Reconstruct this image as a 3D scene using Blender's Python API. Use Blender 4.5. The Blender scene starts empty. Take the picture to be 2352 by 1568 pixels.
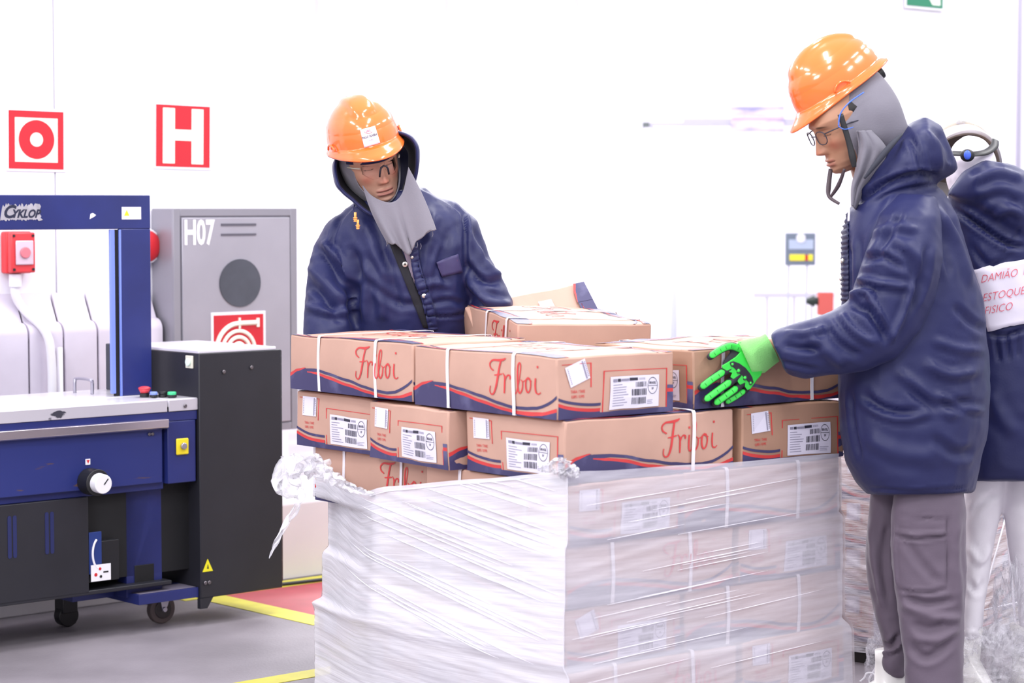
import bpy, bmesh, math, random
import numpy as np
from mathutils import Vector, Matrix, noise
from mathutils.bvhtree import BVHTree
random.seed(7)
S = bpy.context.scene
COL = S.collection
# ------------------------------------------------------------------ camera
FPX, HC = 5200.0, 1.5
PH = math.atan(314 / FPX)
FW = Vector((0, math.cos(PH), -math.sin(PH))); UP = Vector((0, math.sin(PH), math.cos(PH))); RT = Vector((1, 0, 0))
CO = Vector((0, 0, HC))
cam = bpy.data.cameras.new('camera'); cam.sensor_width = 36; cam.lens = FPX / 2352 * 36
cam.clip_end = 200
camo = bpy.data.objects.new('camera', cam); COL.objects.link(camo)
camo.location = CO; camo.rotation_euler = (math.pi / 2 - PH, 0, 0)
cam.dof.use_dof = True; cam.dof.focus_distance = 6.95; cam.dof.aperture_fstop = 3.5
S.camera = camo
def ray(x, y): return FW * FPX + RT * (x - 1176) + UP * (784 - y)
def U(x, y, Y):
    d = ray(x, y); return CO + d * (Y / d.y)
def atz(x, y, z):
    d = ray(x, y); return CO + d * ((z - HC) / d.z)
def onp(x, y, p, n):
    d = ray(x, y); return CO + d * ((p - CO).dot(n) / d.dot(n))
# ------------------------------------------------------------------ world, light, exposure
w = bpy.data.worlds.new('world'); S.world = w; w.use_nodes = True
w.node_tree.nodes['Background'].inputs[0].default_value = (.93, .92, 1, 1)
w.node_tree.nodes['Background'].inputs[1].default_value = 1.18
S.view_settings.view_transform = 'Standard'; S.view_settings.look = 'None'
S.view_settings.exposure = 0.0; S.view_settings.gamma = 1; S.view_settings.use_curve_mapping = False
def area(loc, sx, sy, power, rot=(0, 0, 0), col=(1, .985, 1)):
    l = bpy.data.lights.new('lamp_and_fill_light', 'AREA'); l.shape = 'RECTANGLE'; l.size = sx; l.size_y = sy
    l.energy = power; l.color = col
    o = bpy.data.objects.new('lamp_and_fill_light', l); COL.objects.link(o); o.location = loc; o.rotation_euler = rot
for ly in (2.6, 5.2, 8.0, 11.5):
    for lx in (-3.2, 0.2, 3.4):
        area((lx, ly, 4.3), .3, 1.5, 70)
area((-3.0, 1.0, 3.4), 1.6, 1.2, 125, (math.radians(52), 0, math.radians(-28)))   # fill light added behind the camera, no real source there
area((0.0, 16, 5.0), 12, 1.0, 1100, (math.radians(-12), 0, 0))  # wide rear light, added to whiten the far wall
# ------------------------------------------------------------------ helpers
def srgb(r, g, b):
    f = lambda c: (c / 12.92 if c <= .04045 else ((c + .055) / 1.055) ** 2.4)
    return (f(r / 255), f(g / 255), f(b / 255), 1)
MATS = {}
def mat(name, col, rough=.5, metal=0, var=0, scale=8, bump=0, bscale=60, col2=None, stretch=None, coat=0, spec=.5, sheen=0, attr=None, det=4, thr=None):
    if name in MATS: return MATS[name]
    m = bpy.data.materials.new(name); m.use_nodes = True; nt = m.node_tree; b = nt.nodes['Principled BSDF']
    b.inputs['Base Color'].default_value = col; b.inputs['Roughness'].default_value = rough
    b.inputs['Metallic'].default_value = metal; b.inputs['Specular IOR Level'].default_value = spec
    b.inputs['Coat Weight'].default_value = coat; b.inputs['Coat Roughness'].default_value = .08
    if sheen: b.inputs['Sheen Weight'].default_value = sheen; b.inputs['Sheen Roughness'].default_value = .4
    tc = nt.nodes.new('ShaderNodeTexCoord'); mp = nt.nodes.new('ShaderNodeMapping')
    nt.links.new(tc.outputs['Object'], mp.inputs[0])
    if stretch: mp.inputs['Scale'].default_value = stretch
    if attr:
        a = nt.nodes.new('ShaderNodeAttribute'); a.attribute_name = attr
        nt.links.new(a.outputs['Color'], b.inputs['Base Color'])
    elif col2 or var:
        n = nt.nodes.new('ShaderNodeTexNoise'); n.inputs['Scale'].default_value = scale; n.inputs['Detail'].default_value = det
        nt.links.new(mp.outputs[0], n.inputs['Vector'])
        r = nt.nodes.new('ShaderNodeValToRGB'); nt.links.new(n.outputs[0], r.inputs[0])
        c2 = col2 or tuple(c * (1 - var) for c in col[:3]) + (1,)
        r.color_ramp.elements[0].color = c2; r.color_ramp.elements[1].color = col
        lo, hi = thr or (.35, .65)
        r.color_ramp.elements[0].position = lo; r.color_ramp.elements[1].position = hi
        nt.links.new(r.outputs[0], b.inputs['Base Color'])
    if bump:
        n2 = nt.nodes.new('ShaderNodeTexNoise'); n2.inputs['Scale'].default_value = bscale; n2.inputs['Detail'].default_value = 5
        nt.links.new(mp.outputs[0], n2.inputs['Vector'])
        bp = nt.nodes.new('ShaderNodeBump'); bp.inputs['Strength'].default_value = bump; bp.inputs['Distance'].default_value = .004
        nt.links.new(n2.outputs[0], bp.inputs['Height']); nt.links.new(bp.outputs[0], b.inputs['Normal'])
    MATS[name] = m; return m
RM = {}
def tag(o, label, cat, group=None):
    o['label'] = label; o['category'] = cat
    if group: o['group'] = group
    return o
def empty(name, loc, rz=0, label=None, cat=None, group=None, M=None):
    o = bpy.data.objects.new(name, None); COL.objects.link(o); o.empty_display_size = .1
    RM[o] = M.copy() if M else Matrix.Translation(Vector(loc)) @ Matrix.Rotation(rz, 4, 'Z')
    o.matrix_world = RM[o]
    if label: tag(o, label, cat, group)
    return o
class MB:
    def __init__(s): s.v = []; s.f = []; s.mi = []
    def add(s, vs, fs, mi=0):
        n = len(s.v); s.v += [Vector(v) for v in vs]; s.f += [tuple(i + n for i in f) for f in fs]; s.mi += [mi] * len(fs)
    def box(s, a, b, mi=0, M=None):
        x0, y0, z0 = a; x1, y1, z1 = b
        vs = [Vector(p) for p in ((x0,y0,z0),(x1,y0,z0),(x1,y1,z0),(x0,y1,z0),(x0,y0,z1),(x1,y0,z1),(x1,y1,z1),(x0,y1,z1))]
        if M: vs = [M @ v for v in vs]
        s.add(vs, [(0,3,2,1),(4,5,6,7),(0,1,5,4),(1,2,6,5),(2,3,7,6),(3,0,4,7)], mi)
    def prism(s, poly, axis, a, b, mi=0, M=None):
        # poly: list of 2D pts; axis: extrusion axis 0,1,2
        def mk(p, t):
            q = [p[0], p[1]]; q.insert(axis, t); return Vector(q)
        vs = [mk(p, a) for p in poly] + [mk(p, b) for p in poly]
        if M: vs = [M @ v for v in vs]
        n = len(poly)
        s.add(vs, [tuple(range(n))[::-1], tuple(range(n, 2 * n))] + [(i, (i + 1) % n, n + (i + 1) % n, n + i) for i in range(n)], mi)
    def cyl(s, p0, p1, r0, r1=None, n=20, mi=0, cap=True):
        p0 = Vector(p0); p1 = Vector(p1); r1 = r0 if r1 is None else r1
        d = (p1 - p0).normalized(); a = d.orthogonal().normalized(); b = d.cross(a)
        vs = [p0 + (a * math.cos(t) + b * math.sin(t)) * r0 for t in [2 * math.pi * i / n for i in range(n)]]
        vs += [p1 + (a * math.cos(t) + b * math.sin(t)) * r1 for t in [2 * math.pi * i / n for i in range(n)]]
        fs = [(i, (i + 1) % n, n + (i + 1) % n, n + i) for i in range(n)]
        if cap: fs += [tuple(range(n))[::-1], tuple(range(n, 2 * n))]
        s.add(vs, fs, mi)
    def tube(s, pts, r, n=10, mi=0, closed=False, flat=None):
        pts = [Vector(p) for p in pts]; N = len(pts); vs = []; up = None
        for i, p in enumerate(pts):
            d = (pts[(i + 1) % N] - pts[i - 1]) if (closed or 0 < i < N - 1) else (pts[1] - pts[0] if i == 0 else pts[-1] - pts[-2])
            d.normalize()
            up = d.orthogonal().normalized() if up is None else (up - d * up.dot(d)).normalized()
            b = d.cross(up); rr = r[i] if isinstance(r, (list, tuple)) else r
            k = flat or 1
            vs += [p + up * math.cos(t) * rr + b * math.sin(t) * rr * k for t in [2 * math.pi * j / n for j in range(n)]]
        fs = []
        for i in range(N if closed else N - 1):
            i2 = (i + 1) % N
            fs += [(i * n + j, i * n + (j + 1) % n, i2 * n + (j + 1) % n, i2 * n + j) for j in range(n)]
        if not closed: fs += [tuple(range(n))[::-1], tuple(range((N - 1) * n, N * n))]
        s.add(vs, fs, mi)
    def loft(s, rings, n=32, mi=0, e=2.0):
        # ring = (center, u, v)
        vs = []
        for c, u, v in rings:
            for j in range(n):
                t = 2 * math.pi * j / n; ct, st = math.cos(t), math.sin(t)
                vs.append(c + u * math.copysign(abs(ct) ** (2 / e), ct) + v * math.copysign(abs(st) ** (2 / e), st))
        fs = []
        for i in range(len(rings) - 1):
            fs += [(i * n + j, i * n + (j + 1) % n, (i + 1) * n + (j + 1) % n, (i + 1) * n + j) for j in range(n)]
        fs += [tuple(range(n))[::-1], tuple(range((len(rings) - 1) * n, len(rings) * n))]
        s.add(vs, fs, mi)
    def ell(s, c, r, n=20, M=None, mi=0):
        vs = []; fs = []; c = Vector(c)
        for i in range(n + 1):
            a = math.pi * i / n
            for j in range(2 * n):
                t = math.pi * j / n
                p = Vector((r[0] * math.sin(a) * math.cos(t), r[1] * math.sin(a) * math.sin(t), r[2] * math.cos(a)))
                vs.append(c + (M @ p if M else p))
        for i in range(n):
            fs += [(i * 2 * n + j, (i + 1) * 2 * n + j, (i + 1) * 2 * n + (j + 1) % (2 * n), i * 2 * n + (j + 1) % (2 * n)) for j in range(2 * n)]
        s.add(vs, fs, mi)
    def build(s, name, m, parent=None, smooth=False, world=False, bevel=0, label=None, kind=None, merge=False, solid=0):
        me = bpy.data.meshes.new(name)
        me.from_pydata([tuple(v) for v in s.v], [], s.f); 
        for mm in (m if isinstance(m, (list, tuple)) else [m]): me.materials.append(mm)
        me.polygons.foreach_set('material_index', s.mi)
        if merge or True:
            bm = bmesh.new(); bm.from_mesh(me)
            if merge: bmesh.ops.remove_doubles(bm, verts=bm.verts, dist=1e-5)
            bmesh.ops.recalc_face_normals(bm, faces=bm.faces); bm.to_mesh(me); bm.free()
        if smooth: me.polygons.foreach_set('use_smooth', [True] * len(me.polygons))
        me.update()
        return put(name, me, parent, world, bevel, label, kind, solid)
def put(name, me, parent=None, world=False, bevel=0, label=None, kind=None, solid=0):
    o = bpy.data.objects.new(name, me); COL.objects.link(o)
    if parent:
        o.parent = parent
        if world:
            q = parent
            if q in RM: o.matrix_parent_inverse = RM[q].inverted()
            else: o.matrix_parent_inverse = Matrix.Identity(4)
    if bevel:
        bv = o.modifiers.new('bevel', 'BEVEL'); bv.width = bevel; bv.segments = 2; bv.limit_method = 'ANGLE'; bv.angle_limit = .6
        for p in me.polygons: p.use_smooth = True
        try: me.set_sharp_from_angle(angle=.7)
        except Exception: pass
    if solid:
        sd = o.modifiers.new('thickness', 'SOLIDIFY'); sd.thickness = solid; sd.offset = 0
    if label: o['label'] = label
    if kind: o['kind'] = kind
    return o
_tc = {}
def text_geo(txt, size, bold=0, sx=1.0, shear=0):
    cu = bpy.data.curves.new('lettering_curve', 'FONT'); cu.body = txt; cu.size = size; cu.offset = bold; cu.shear = shear
    cu.align_x = 'CENTER'; cu.align_y = 'CENTER'; cu.resolution_u = 3
    o = bpy.data.objects.new('lettering_curve', cu); COL.objects.link(o)
    bpy.context.view_layer.update()
    me = o.to_mesh(); vs = [Vector((v.co.x * sx, v.co.y, 0)) for v in me.vertices]; fs = [tuple(p.vertices) for p in me.polygons]
    o.to_mesh_clear(); bpy.data.objects.remove(o); bpy.data.curves.remove(cu)
    return vs, fs
def xz(M=None, dy=0):  # map text XY -> XZ plane
    R = Matrix.Rotation(math.pi / 2, 4, 'X'); return (M or Matrix()) @ Matrix.Translation((0, dy, 0)) @ R
def catmull(pts, k=6):
    P = [Vector(p) for p in pts]; out = []
    for i in range(len(P) - 1):
        a, b, c, d = P[max(i - 1, 0)], P[i], P[i + 1], P[min(i + 2, len(P) - 1)]
        for j in range(k):
            t = j / k
            out.append(.5 * ((2 * b) + (c - a) * t + (2 * a - 5 * b + 4 * c - d) * t * t + (3 * b - a - 3 * c + d) * t ** 3))
    out.append(P[-1]); return out
def interp(x, pts):
    for (x0, y0), (x1, y1) in zip(pts, pts[1:]):
        if x <= x1:
            t = (x - x0) / (x1 - x0) if x1 > x0 else 0; t = max(0, min(1, t)); t = t * t * (3 - 2 * t) * .5 + t * .5
            return y0 + (y1 - y0) * t
    return pts[-1][1]
# ------------------------------------------------------------------ room frame
A42 = math.radians(42)
MU = Vector((math.cos(A42), math.sin(A42), 0)); MV = Vector((-math.sin(A42), math.cos(A42), 0))
C0 = U(457, 1380, 8.0); C0.z = 0
RMX = Matrix.Translation(C0) @ Matrix.Rotation(A42, 4, 'Z')
def rw(u, v, z=0): return C0 + MU * u + MV * v + Vector((0, 0, z))
white_wall = mat('white wall panel', srgb(243, 241, 249), .45, var=.03, scale=3)
white_ms = mat('white masonry', srgb(216, 208, 222), .5, var=.04, scale=12)
joint = mat('grey joint', srgb(176, 168, 186), .7)
steel = mat('brushed steel', srgb(185, 182, 195), .35, .85, var=.12, scale=6, stretch=(1, 1, 12))
blackm = mat('black plastic', srgb(28, 28, 32), .45)
whitem = mat('white paint', srgb(238, 236, 242), .4)
redm = mat('red paint', srgb(205, 35, 45), .4)
greym = mat('grey metal paint', srgb(150, 148, 158), .4, .3, var=.06, scale=5)
def panel_wall(name, P0, dirv, length, z0, z1, pw, thick=.08, m=None, bm_=None):
    # one wall object with its panels as children
    rz = math.atan2(dirv.y, dirv.x)
    base = MB(); n = int(math.ceil(length / pw))
    base.box((0, .012, z0), (length, thick, z1))
    M = Matrix.Translation(P0) @ Matrix.Rotation(rz, 4, 'Z')
    me = base.build(name, bm_ or joint); me.matrix_world = M; RM[me] = M; me['kind'] = 'structure'
    q = MB(); q.box((.003, 0, z0), (pw - .003, .02, z1)); first = q.build('wall_panel', m or white_wall, me, bevel=.002)
    for i in range(1, n):
        c = first.copy(); COL.objects.link(c); c.parent = me; c.location.x = i * pw
    return me
# floor
fm = mat('grey painted concrete', srgb(146, 139, 147), .5, var=.3, scale=2.2, bump=.25, bscale=90, det=9)
b = MB(); b.add([(-14, -3, 0), (14, -3, 0), (14, 26, 0), (-14, 26, 0)], [(0, 1, 2, 3)])
floor = b.build('floor', fm); floor['kind'] = 'structure'
ylw = mat('yellow floor paint', srgb(212, 204, 70), .5, var=.12, scale=14, det=8)
redf = mat('red floor paint', srgb(178, 66, 78), .5, var=.15, scale=8, det=8)
def strip(name, pts, z, m):
    q = MB(); q.prism([(p.x, p.y) for p in pts], 2, .0002, z); return q.build(name, m, floor)
strip('painted_zone', [rw(.42, -.16), rw(3.4, -.16), rw(3.4, .5), rw(.42, .5)], .0012, redf)
strip('painted_line', [rw(.31, -.26), rw(.43, -.26), rw(.43, .5), rw(.31, .5)], .002, ylw)
strip('painted_line', [rw(.43, -.26), rw(3.4, -.26), rw(3.4, -.15), rw(.43, -.15)], .002, ylw)
strip('painted_line', [rw(.25, .46), rw(3.4, .46), rw(3.4, .585), rw(.25, .585)], .0022, ylw)
strip('painted_line', [rw(-3.5, -.975), rw(2.8, -.975), rw(2.8, -.88), rw(-3.5, -.88)], .002, ylw)
# left wall: face at v = .95
wl = panel_wall('wall_left', rw(-3.3, .95), MU, 4.4, .3, 4.6, 1.1)
# far walls
wb = panel_wall('wall_back', Vector((-9, 21, 0)), Vector((1, 0, 0)), 24, 0, 6.5, 1.2, .02, None, white_wall)
wr0 = U(2330, 700, 12.6); wr0.z = 0
wr = panel_wall('wall_right', wr0 - MU * 1.25, MU, 3.4, 0, 5.5, 1.1, .02, None, white_wall)
q = MB(); q.box((1.245, -.012, 0), (1.272, .0, 5.5)); q.build('joint_strip', mat('joint strip', srgb(185, 180, 200), .5), wr)
# kerb and plinth on the left wall
tr = MB(); tr.prism([(.6, 0), (.625, .30), (.66, .335), (.85, .36), (.95, .36), (.95, 0)], 0, -3.2, 1.45)
k = tr.build('trim_1', mat('painted kerb', srgb(218, 214, 218), .35, var=.06, scale=3), bevel=.006); k.matrix_world = RMX; k['kind'] = 'structure'
tr = MB(); tr.prism([(.87, .36), (.87, .98), (.88, 1.03), (.95, 1.06), (.95, .36)], 0, -3.2, .42)
pl = tr.build('trim_2', joint); pl.matrix_world = RMX; RM[pl] = RMX; pl['kind'] = 'structure'
tl = MB(); pr = []
for i in range(7):
    a = math.pi / 2 * i / 6; pr.append((.895 - .045 * math.cos(a), 1.01 + .045 * math.sin(a)))
tl.prism([(.862, .37), (.85, .37)] + pr + [(.95, 1.165), (.95, 1.14), (.9, 1.04), (.862, .99)], 0, .004, .146)
t0 = tl.build('plinth_panel', white_ms, pl, bevel=.003); t0.location.x = -1.98
for i in range(1, 16):
    c = t0.copy(); COL.objects.link(c); c.parent = pl; c.location.x = -1.98 + i * .15
# ------------------------------------------------------------------ wall things (room frame)
def uz(x, y, v):
    p = RMX.inverted() @ onp(x, y, rw(0, v), MV); return p.x, p.z
def plate(root_name, pa, pb, v, label, cat, roll=0):
    u0, z1 = uz(pa[0], pa[1], v); u1, z0 = uz(pb[0], pb[1], v)
    M = RMX @ Matrix.Translation(((u0 + u1) / 2, v, (z0 + z1) / 2)) @ Matrix.Rotation(roll, 4, 'Y')
    return empty(root_name, None, M=M, label=label, cat=cat)
signred = mat('sign red', srgb(200, 24, 42), .45, coat=.2)
lum = mat('sign cream white', srgb(246, 248, 236), .4)
# O sign
V_W = .945
e = plate('fire_sign', (35, 263), (131, 377), V_W, 'red square wall sign with white field and red ring, left above the blue machine', 'sign', .01)
q = MB(); q.box((-.13, 0, -.122), (.13, .006, .118)); q.build('backing_plate', whitem, e, bevel=.002)
q = MB(); q.box((-.118, -.001, -.112), (.118, .0, .108)); q.build('red_field', signred, e)
q = MB(); q.box((-.092, -.0018, -.086), (.092, -.001, .082)); q.build('white_field', lum, e, bevel=.0004)
q = MB()
n = 48
vs = []; fs = []
for i in range(n):
    t = 2 * math.pi * i / n
    vs += [(.077 * math.cos(t), -.0026, .074 * math.sin(t)), (.028 * math.cos(t), -.0026, .027 * math.sin(t))]
    j = (i + 1) % n; fs.append((2 * i, 2 * j, 2 * j + 1, 2 * i + 1))
q.add(vs, fs); q.build('red_ring', signred, e)
# H sign
e = plate('hydrant_sign', (366, 246), (474, 376), V_W, 'red wall sign with big white letter H above the grey hose cabinet', 'sign', .015)
q = MB(); q.box((-.138, 0, -.135), (.138, .006, .13)); q.build('backing_plate', whitem, e, bevel=.002)
q = MB(); q.box((-.128, -.001, -.125), (.128, .0, .12)); q.build('red_field', signred, e)
q = MB()
q.prism([(-.096, -.112), (-.04, -.112), (-.04, -.02), (.04, -.02), (.04, -.112), (.096, -.112), (.096, .108), (.04, .108), (.04, .024), (-.04, .024), (-.04, .108), (-.096, .108)], 1, -.0018, -.001)
q.build('lettering', lum, e)
# hydrant cabinet: front plane v=.8
cab = empty('hose_cabinet', None, M=RMX @ Matrix.Translation((.73, .95, .58)), label='grey steel fire hose cabinet marked H07 with a round window', cat='cabinet')
W0, W1, ZH = -.30, .30, .905
q = MB(); q.box((W0, -.15, 0), (W1, -.004, ZH)); q.build('body', greym, cab, bevel=.004)
q = MB()
for a, b_ in (((W0, -.158, 0), (W0 + .032, -.15, ZH)), ((W1 - .032, -.158, 0), (W1, -.15, ZH)), ((W0 + .032, -.158, ZH - .03), (W1 - .032, -.15, ZH)), ((W0 + .032, -.158, 0), (W1 - .032, -.15, .03))): q.box(a, b_)
q.build('frame', greym, cab, bevel=.002)
q = MB(); q.box((W0 + .038, -.162, .036), (W1 - .038, -.148, ZH - .036))
door = q.build('door', mat('door grey', srgb(168, 165, 176), .38, .25, var=.08, scale=4), cab, bevel=.003)
def ellipse_prism(q, cx, cz, rx, rz, y0, y1, n=40): q.prism([(cx + rx * math.cos(2 * math.pi * i / n), cz + rz * math.sin(2 * math.pi * i / n)) for i in range(n)], 1, y0, y1)
q = MB(); ellipse_prism(q, .012, .607, .100, .096, -.166, -.16); q.build('window', mat('smoked window', srgb(70, 72, 84), .15, 0, var=.3, scale=7, coat=.5), door)
q = MB(); q.box((-.078, -.165, .836), (.092, -.16, .845)); q.box((-.078, -.165, .797), (.092, -.16, .805)); q.build('vent_slot', mat('dark slot', srgb(88, 86, 98), .6), door)
q = MB(); q.cyl((-.232, -.162, .36), (-.232, -.18, .36), .016); q.box((-.236, -.19, .345), (-.228, -.178, .375)); q.build('lock', mat('lock dark', srgb(60, 60, 66), .3, .6), door)
vs, fs = text_geo('H07', .135, .004, .62)
M = Matrix.Translation((-.183, -.1635, .806)) @ xz(); q = MB(); q.add([M @ v for v in vs], fs); q.build('lettering', whitem, door)
# hose sign on the door
q = MB(); q.box((-.13, -.1645, .22), (.135, -.162, .492)); hs = q.build('hose_sign', whitem, door)
q = MB(); q.box((-.118, -.166, .232), (.123, -.1646, .48), 0)
cx, cz = .0, .335
for r in (.03, .055, .08):
    arc = [(cx + r * math.cos(t), -.167, cz + r * math.sin(t)) for t in np.linspace(0, 2 * math.pi, 30)]
    q.tube(arc, .008, 6, 1)
arc = [(cx + .108 * math.cos(t), -.167, cz + .11 * math.sin(t)) for t in np.linspace(math.pi * 1.1, math.pi * .52, 14)] + [(.02, -.167, .446), (.09, -.167, .446)]
q.tube(arc, .010, 6, 1); q.box((.088, -.172, .428), (.1, -.166, .464), 1); q.box((.0, -.172, .424), (.008, -.166, .468), 1)
q.build('hose_print', [signred, lum], cab)
# red bell beside the cabinet
e = empty('alarm_bell', None, M=RMX @ Matrix.Translation((uz(338, 565, .91)[0], .94, uz(347, 565, .91)[1])), label='small red round alarm bell half hidden behind the blue arch column', cat='bell')
q = MB(); q.cyl((0, .008, 0), (0, -.03, 0), .075, .07); q.build('mount', whitem, e, smooth=False, bevel=.003)
q = MB(); q.ell((0, -.03, 0), (.062, .03, .062), 14); q.build('gong', redm, e, smooth=True)
# fire call point
e = empty('call_point', None, M=RMX @ Matrix.Translation((uz(54, 580, .87)[0], .945, uz(54, 580, .87)[1])) @ Matrix.Scale(.88, 4), label='red plastic fire call point box on wall seen through the blue arch', cat='alarm box')
q = MB(); q.box((-.062, -.05, -.09), (.062, 0, .09)); q.build('housing', mat('red plastic', srgb(222, 52, 58), .4), e, bevel=.008)
q = MB(); q.box((-.058, -.085, -.086), (.058, -.05, .086)); q.build('front_cover', mat('red cover', srgb(216, 60, 66), .35), e, bevel=.006)
q = MB()
for sx in (-.046, .046):
    for sz in (-.072, .072): q.cyl((sx, -.085, sz), (sx, -.089, sz), .006)
q.build('screw', blackm, e)
q = MB(); q.box((-.04, -.094, -.052), (.045, -.085, .052)); wn = q.build('window', mat('pale window', srgb(214, 190, 205), .2, coat=.5), e, bevel=.006)
q = MB(); q.cyl((.002, -.093, 0), (.002, -.104, 0), .024); q.build('push_button', mat('pink red button', srgb(214, 120, 132), .4), wn, bevel=.003)
e = empty('conduit', None, M=RMX @ Matrix.Translation((uz(50, 600, .86)[0] + .03, .94, .36)), label='white cable conduit bending down the wall below the red call point', cat='pipe')
q = MB(); q.tube(catmull([(-.03, -.03, .87), (-.03, -.03, .8), (.0, -.045, .74), (.05, -.11, .66), (.065, -.125, .55), (.065, -.125, .3), (.065, -.125, .01)], 5), .017, 12); q.build('pipe', whitem, e, smooth=True)
q = MB(); q.cyl((-.03, -.03, .88), (-.03, -.03, .83), .024); q.build('gland', whitem, e, bevel=.002)
q = MB(); q.tube([(.11, -.108, .6), (.11, -.11, .3), (.11, -.11, .0)], .012, 10); q.build('pipe', whitem, e, smooth=True)
# cable on the floor
q = MB(); q.tube(catmull([rw(.1, .5, .008), rw(.45, .54, .008), rw(.62, .50, .008), rw(.9, .47, .008), rw(1.6, .44, .008), rw(2.6, .5, .008)], 8), .008, 8)
cb = q.build('floor_cable', blackm, smooth=True); tag(cb, 'thin black cable lying along the yellow line behind the stack', 'cable')
# ------------------------------------------------------------------ strapping machine (room frame, root C0)
blue = mat('blue machine paint', srgb(36, 46, 112), .38, .0, col2=srgb(31, 39, 98), scale=4, coat=.1)
blue_r = mat('blue paint with rust', srgb(36, 46, 110), .4, 0, col2=srgb(86, 66, 62), scale=5, stretch=(1.2, 1, 6), thr=(.32, .36), det=8)
dark = mat('black machine panel', srgb(36, 36, 44), .45, var=.15, scale=6)
inner = mat('dark interior', srgb(10, 10, 16), .7)
slt = mat('worn steel top', srgb(228, 225, 232), .25, .15, var=.08, scale=9)
edge = mat('scuffed steel edge', srgb(200, 196, 206), .35, .3, col2=srgb(70, 70, 82), scale=22, thr=(.36, .39), det=8, stretch=(.5, 1, 1))
mac = empty('strapping_machine', None, M=RMX, label='blue and black strapping machine with tall arch, standing by the left wall', cat='machine')
def P(name, m, fn, bevel=.002, parent=mac, **kw):
    q = MB(); fn(q); return q.build(name, m, parent, bevel=bevel, **kw)
XL = -1.35
P('table_top', [slt, edge], lambda q: (q.box((XL, 0, .79), (-.128, .19, .818)), q.box((XL, -.004, .775), (-.128, 0, .816), 1), q.box((XL, .195, .79), (-.0, .52, .820)), q.box((-.122, .0, .79), (0, .19, .818)), q.box((-.122, -.004, .775), (.0, 0, .816), 1)), .003)
P('screw', mat('bolt grey', srgb(120, 115, 120), .3, .8), lambda q: (q.cyl((-.055, -.004, .792), (-.055, -.009, .792), .007),))
P('body_panel', blue, lambda q: (q.box((XL, .0, .74), (.0, .5, .775)), q.box((-.125, .0, .52), (-.008, .5, .74)), q.box((XL, .03, .5), (-.125, .5, .74))), .003)
P('front_panel', blue_r, lambda q: (q.box((XL, .012, .525), (-.14, .03, .725)),), .003)
P('front_rail', mat('chrome strip', srgb(200, 190, 198), .22, .8), lambda q: (q.prism([(.012, .752), (-.014, .75), (-.014, .722), (-.004, .716), (.012, .722)], 0, XL, -.128),), .002)
P('bolt', mat('bolt grey', srgb(120, 115, 120), .3, .8), lambda q: (q.cyl((-.195, .012, .70), (-.195, .006, .70), .006), q.cyl((-.182, .012, .70), (-.182, .006, .70), .006)))
bt = P('switch_plate', mat('yellow plate', srgb(238, 214, 40), .4), lambda q: (q.box((-.093, -.008, .62), (-.042, 0, .678)),), .006)
P('key_lock', steel, lambda q: (q.cyl((-.067, -.008, .651), (-.067, -.018, .651), .012),), parent=bt)
P('underside', inner, lambda q: (q.box((XL, .06, .2), (0.0, .5, .52)),), 0)
# knob
kb = P('dial_knob', [blackm, whitem], lambda q: (q.cyl((-.44, .012, .555), (-.44, -.05, .555), .046), q.cyl((-.44, -.05, .555), (-.44, -.085, .553), .034, .033, 24, 1)), .002)
P('pointer', blackm, lambda q: (q.box((-.44, -.0865, .553), (-.436, -.085, .578), M=Matrix.Translation((-.44, 0, .553)) @ Matrix.Rotation(.7, 4, 'Y') @ Matrix.Translation((.44, 0, -.553))),), 0, parent=kb)
P('marker_label', [whitem, redm], lambda q: (q.box((-.452, .009, .612), (-.434, .012, .632)), q.prism([(-.449, .628), (-.437, .628), (-.443, .616)], 1, .0082, .009, 1)), 0)
# arch: plane v=.21, thickness
AZ0, AZ1 = .82, 1.534
P('arch_frame', blue, lambda q: (q.box((-1.3, .21, 1.414), (-.052, .25, AZ1)), q.box((-.176, .21, AZ0), (-.052, .235, 1.414)), q.box((-1.3, .21, AZ0), (-1.18, .25, 1.414))), .003)
P('arch_inner_track', mat('light blue track', srgb(120, 140, 225), .35), lambda q: (q.box((-.218, .212, .83), (-.2, .225, 1.412)), q.box((-.183, .208, .82), (-.176, .23, 1.412))), .002)
P('track_gap', inner, lambda q: (q.box((-.2, .216, .82), (-.183, .23, 1.412)),), 0)
def logo(q):
    random.seed(3); pts = []
    n = 40
    for i in range(n): pts.append((-.655 + .16 * i / n, 1.448 + random.uniform(-.004, .003)))
    for i in range(8): pts.append((-.495 + random.uniform(-.012, .006), 1.448 + .052 * i / 8))
    for i in range(n): pts.append((-.5 - .15 * i / n, 1.497 + random.uniform(-.006, .008)))
    q.prism(pts, 1, .2085, .21)
lg = P('logo_sticker', mat('worn sticker', srgb(172, 168, 178), .5, var=.2, scale=40), logo, 0)
vs, fs = text_geo('YKLOP', .038, .0016, .92, .35); vs2, fs2 = text_geo('C', .060, .002, 1.0, .35)
M = Matrix.Translation((-.558, .2078, 1.468)) @ xz(); M2 = Matrix.Translation((-.625, .2078, 1.474)) @ xz()
q = MB(); q.add([M @ v for v in vs], fs); q.add([M2 @ v for v in vs2], fs2)
q.build('lettering', mat('ink navy', srgb(30, 34, 60), .5), lg)
wl_ = P('warning_label', [mat('label lilac', srgb(228, 224, 236), .4), mat('warning yellow', srgb(235, 225, 40), .4)], lambda q: (q.box((-.172, .2085, 1.448), (-.092, .21, 1.492)), q.prism([(-.163, 1.461), (-.141, 1.461), (-.152, 1.482)], 1, .2078, .2085, 1)), 0)
P('torn_label', whitem, lambda q: (q.prism([(-.303, 1.45), (-.3, 1.468), (-.29, 1.471), (-.278, 1.464), (-.283, 1.459)], 1, .2087, .21),), 0)
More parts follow.
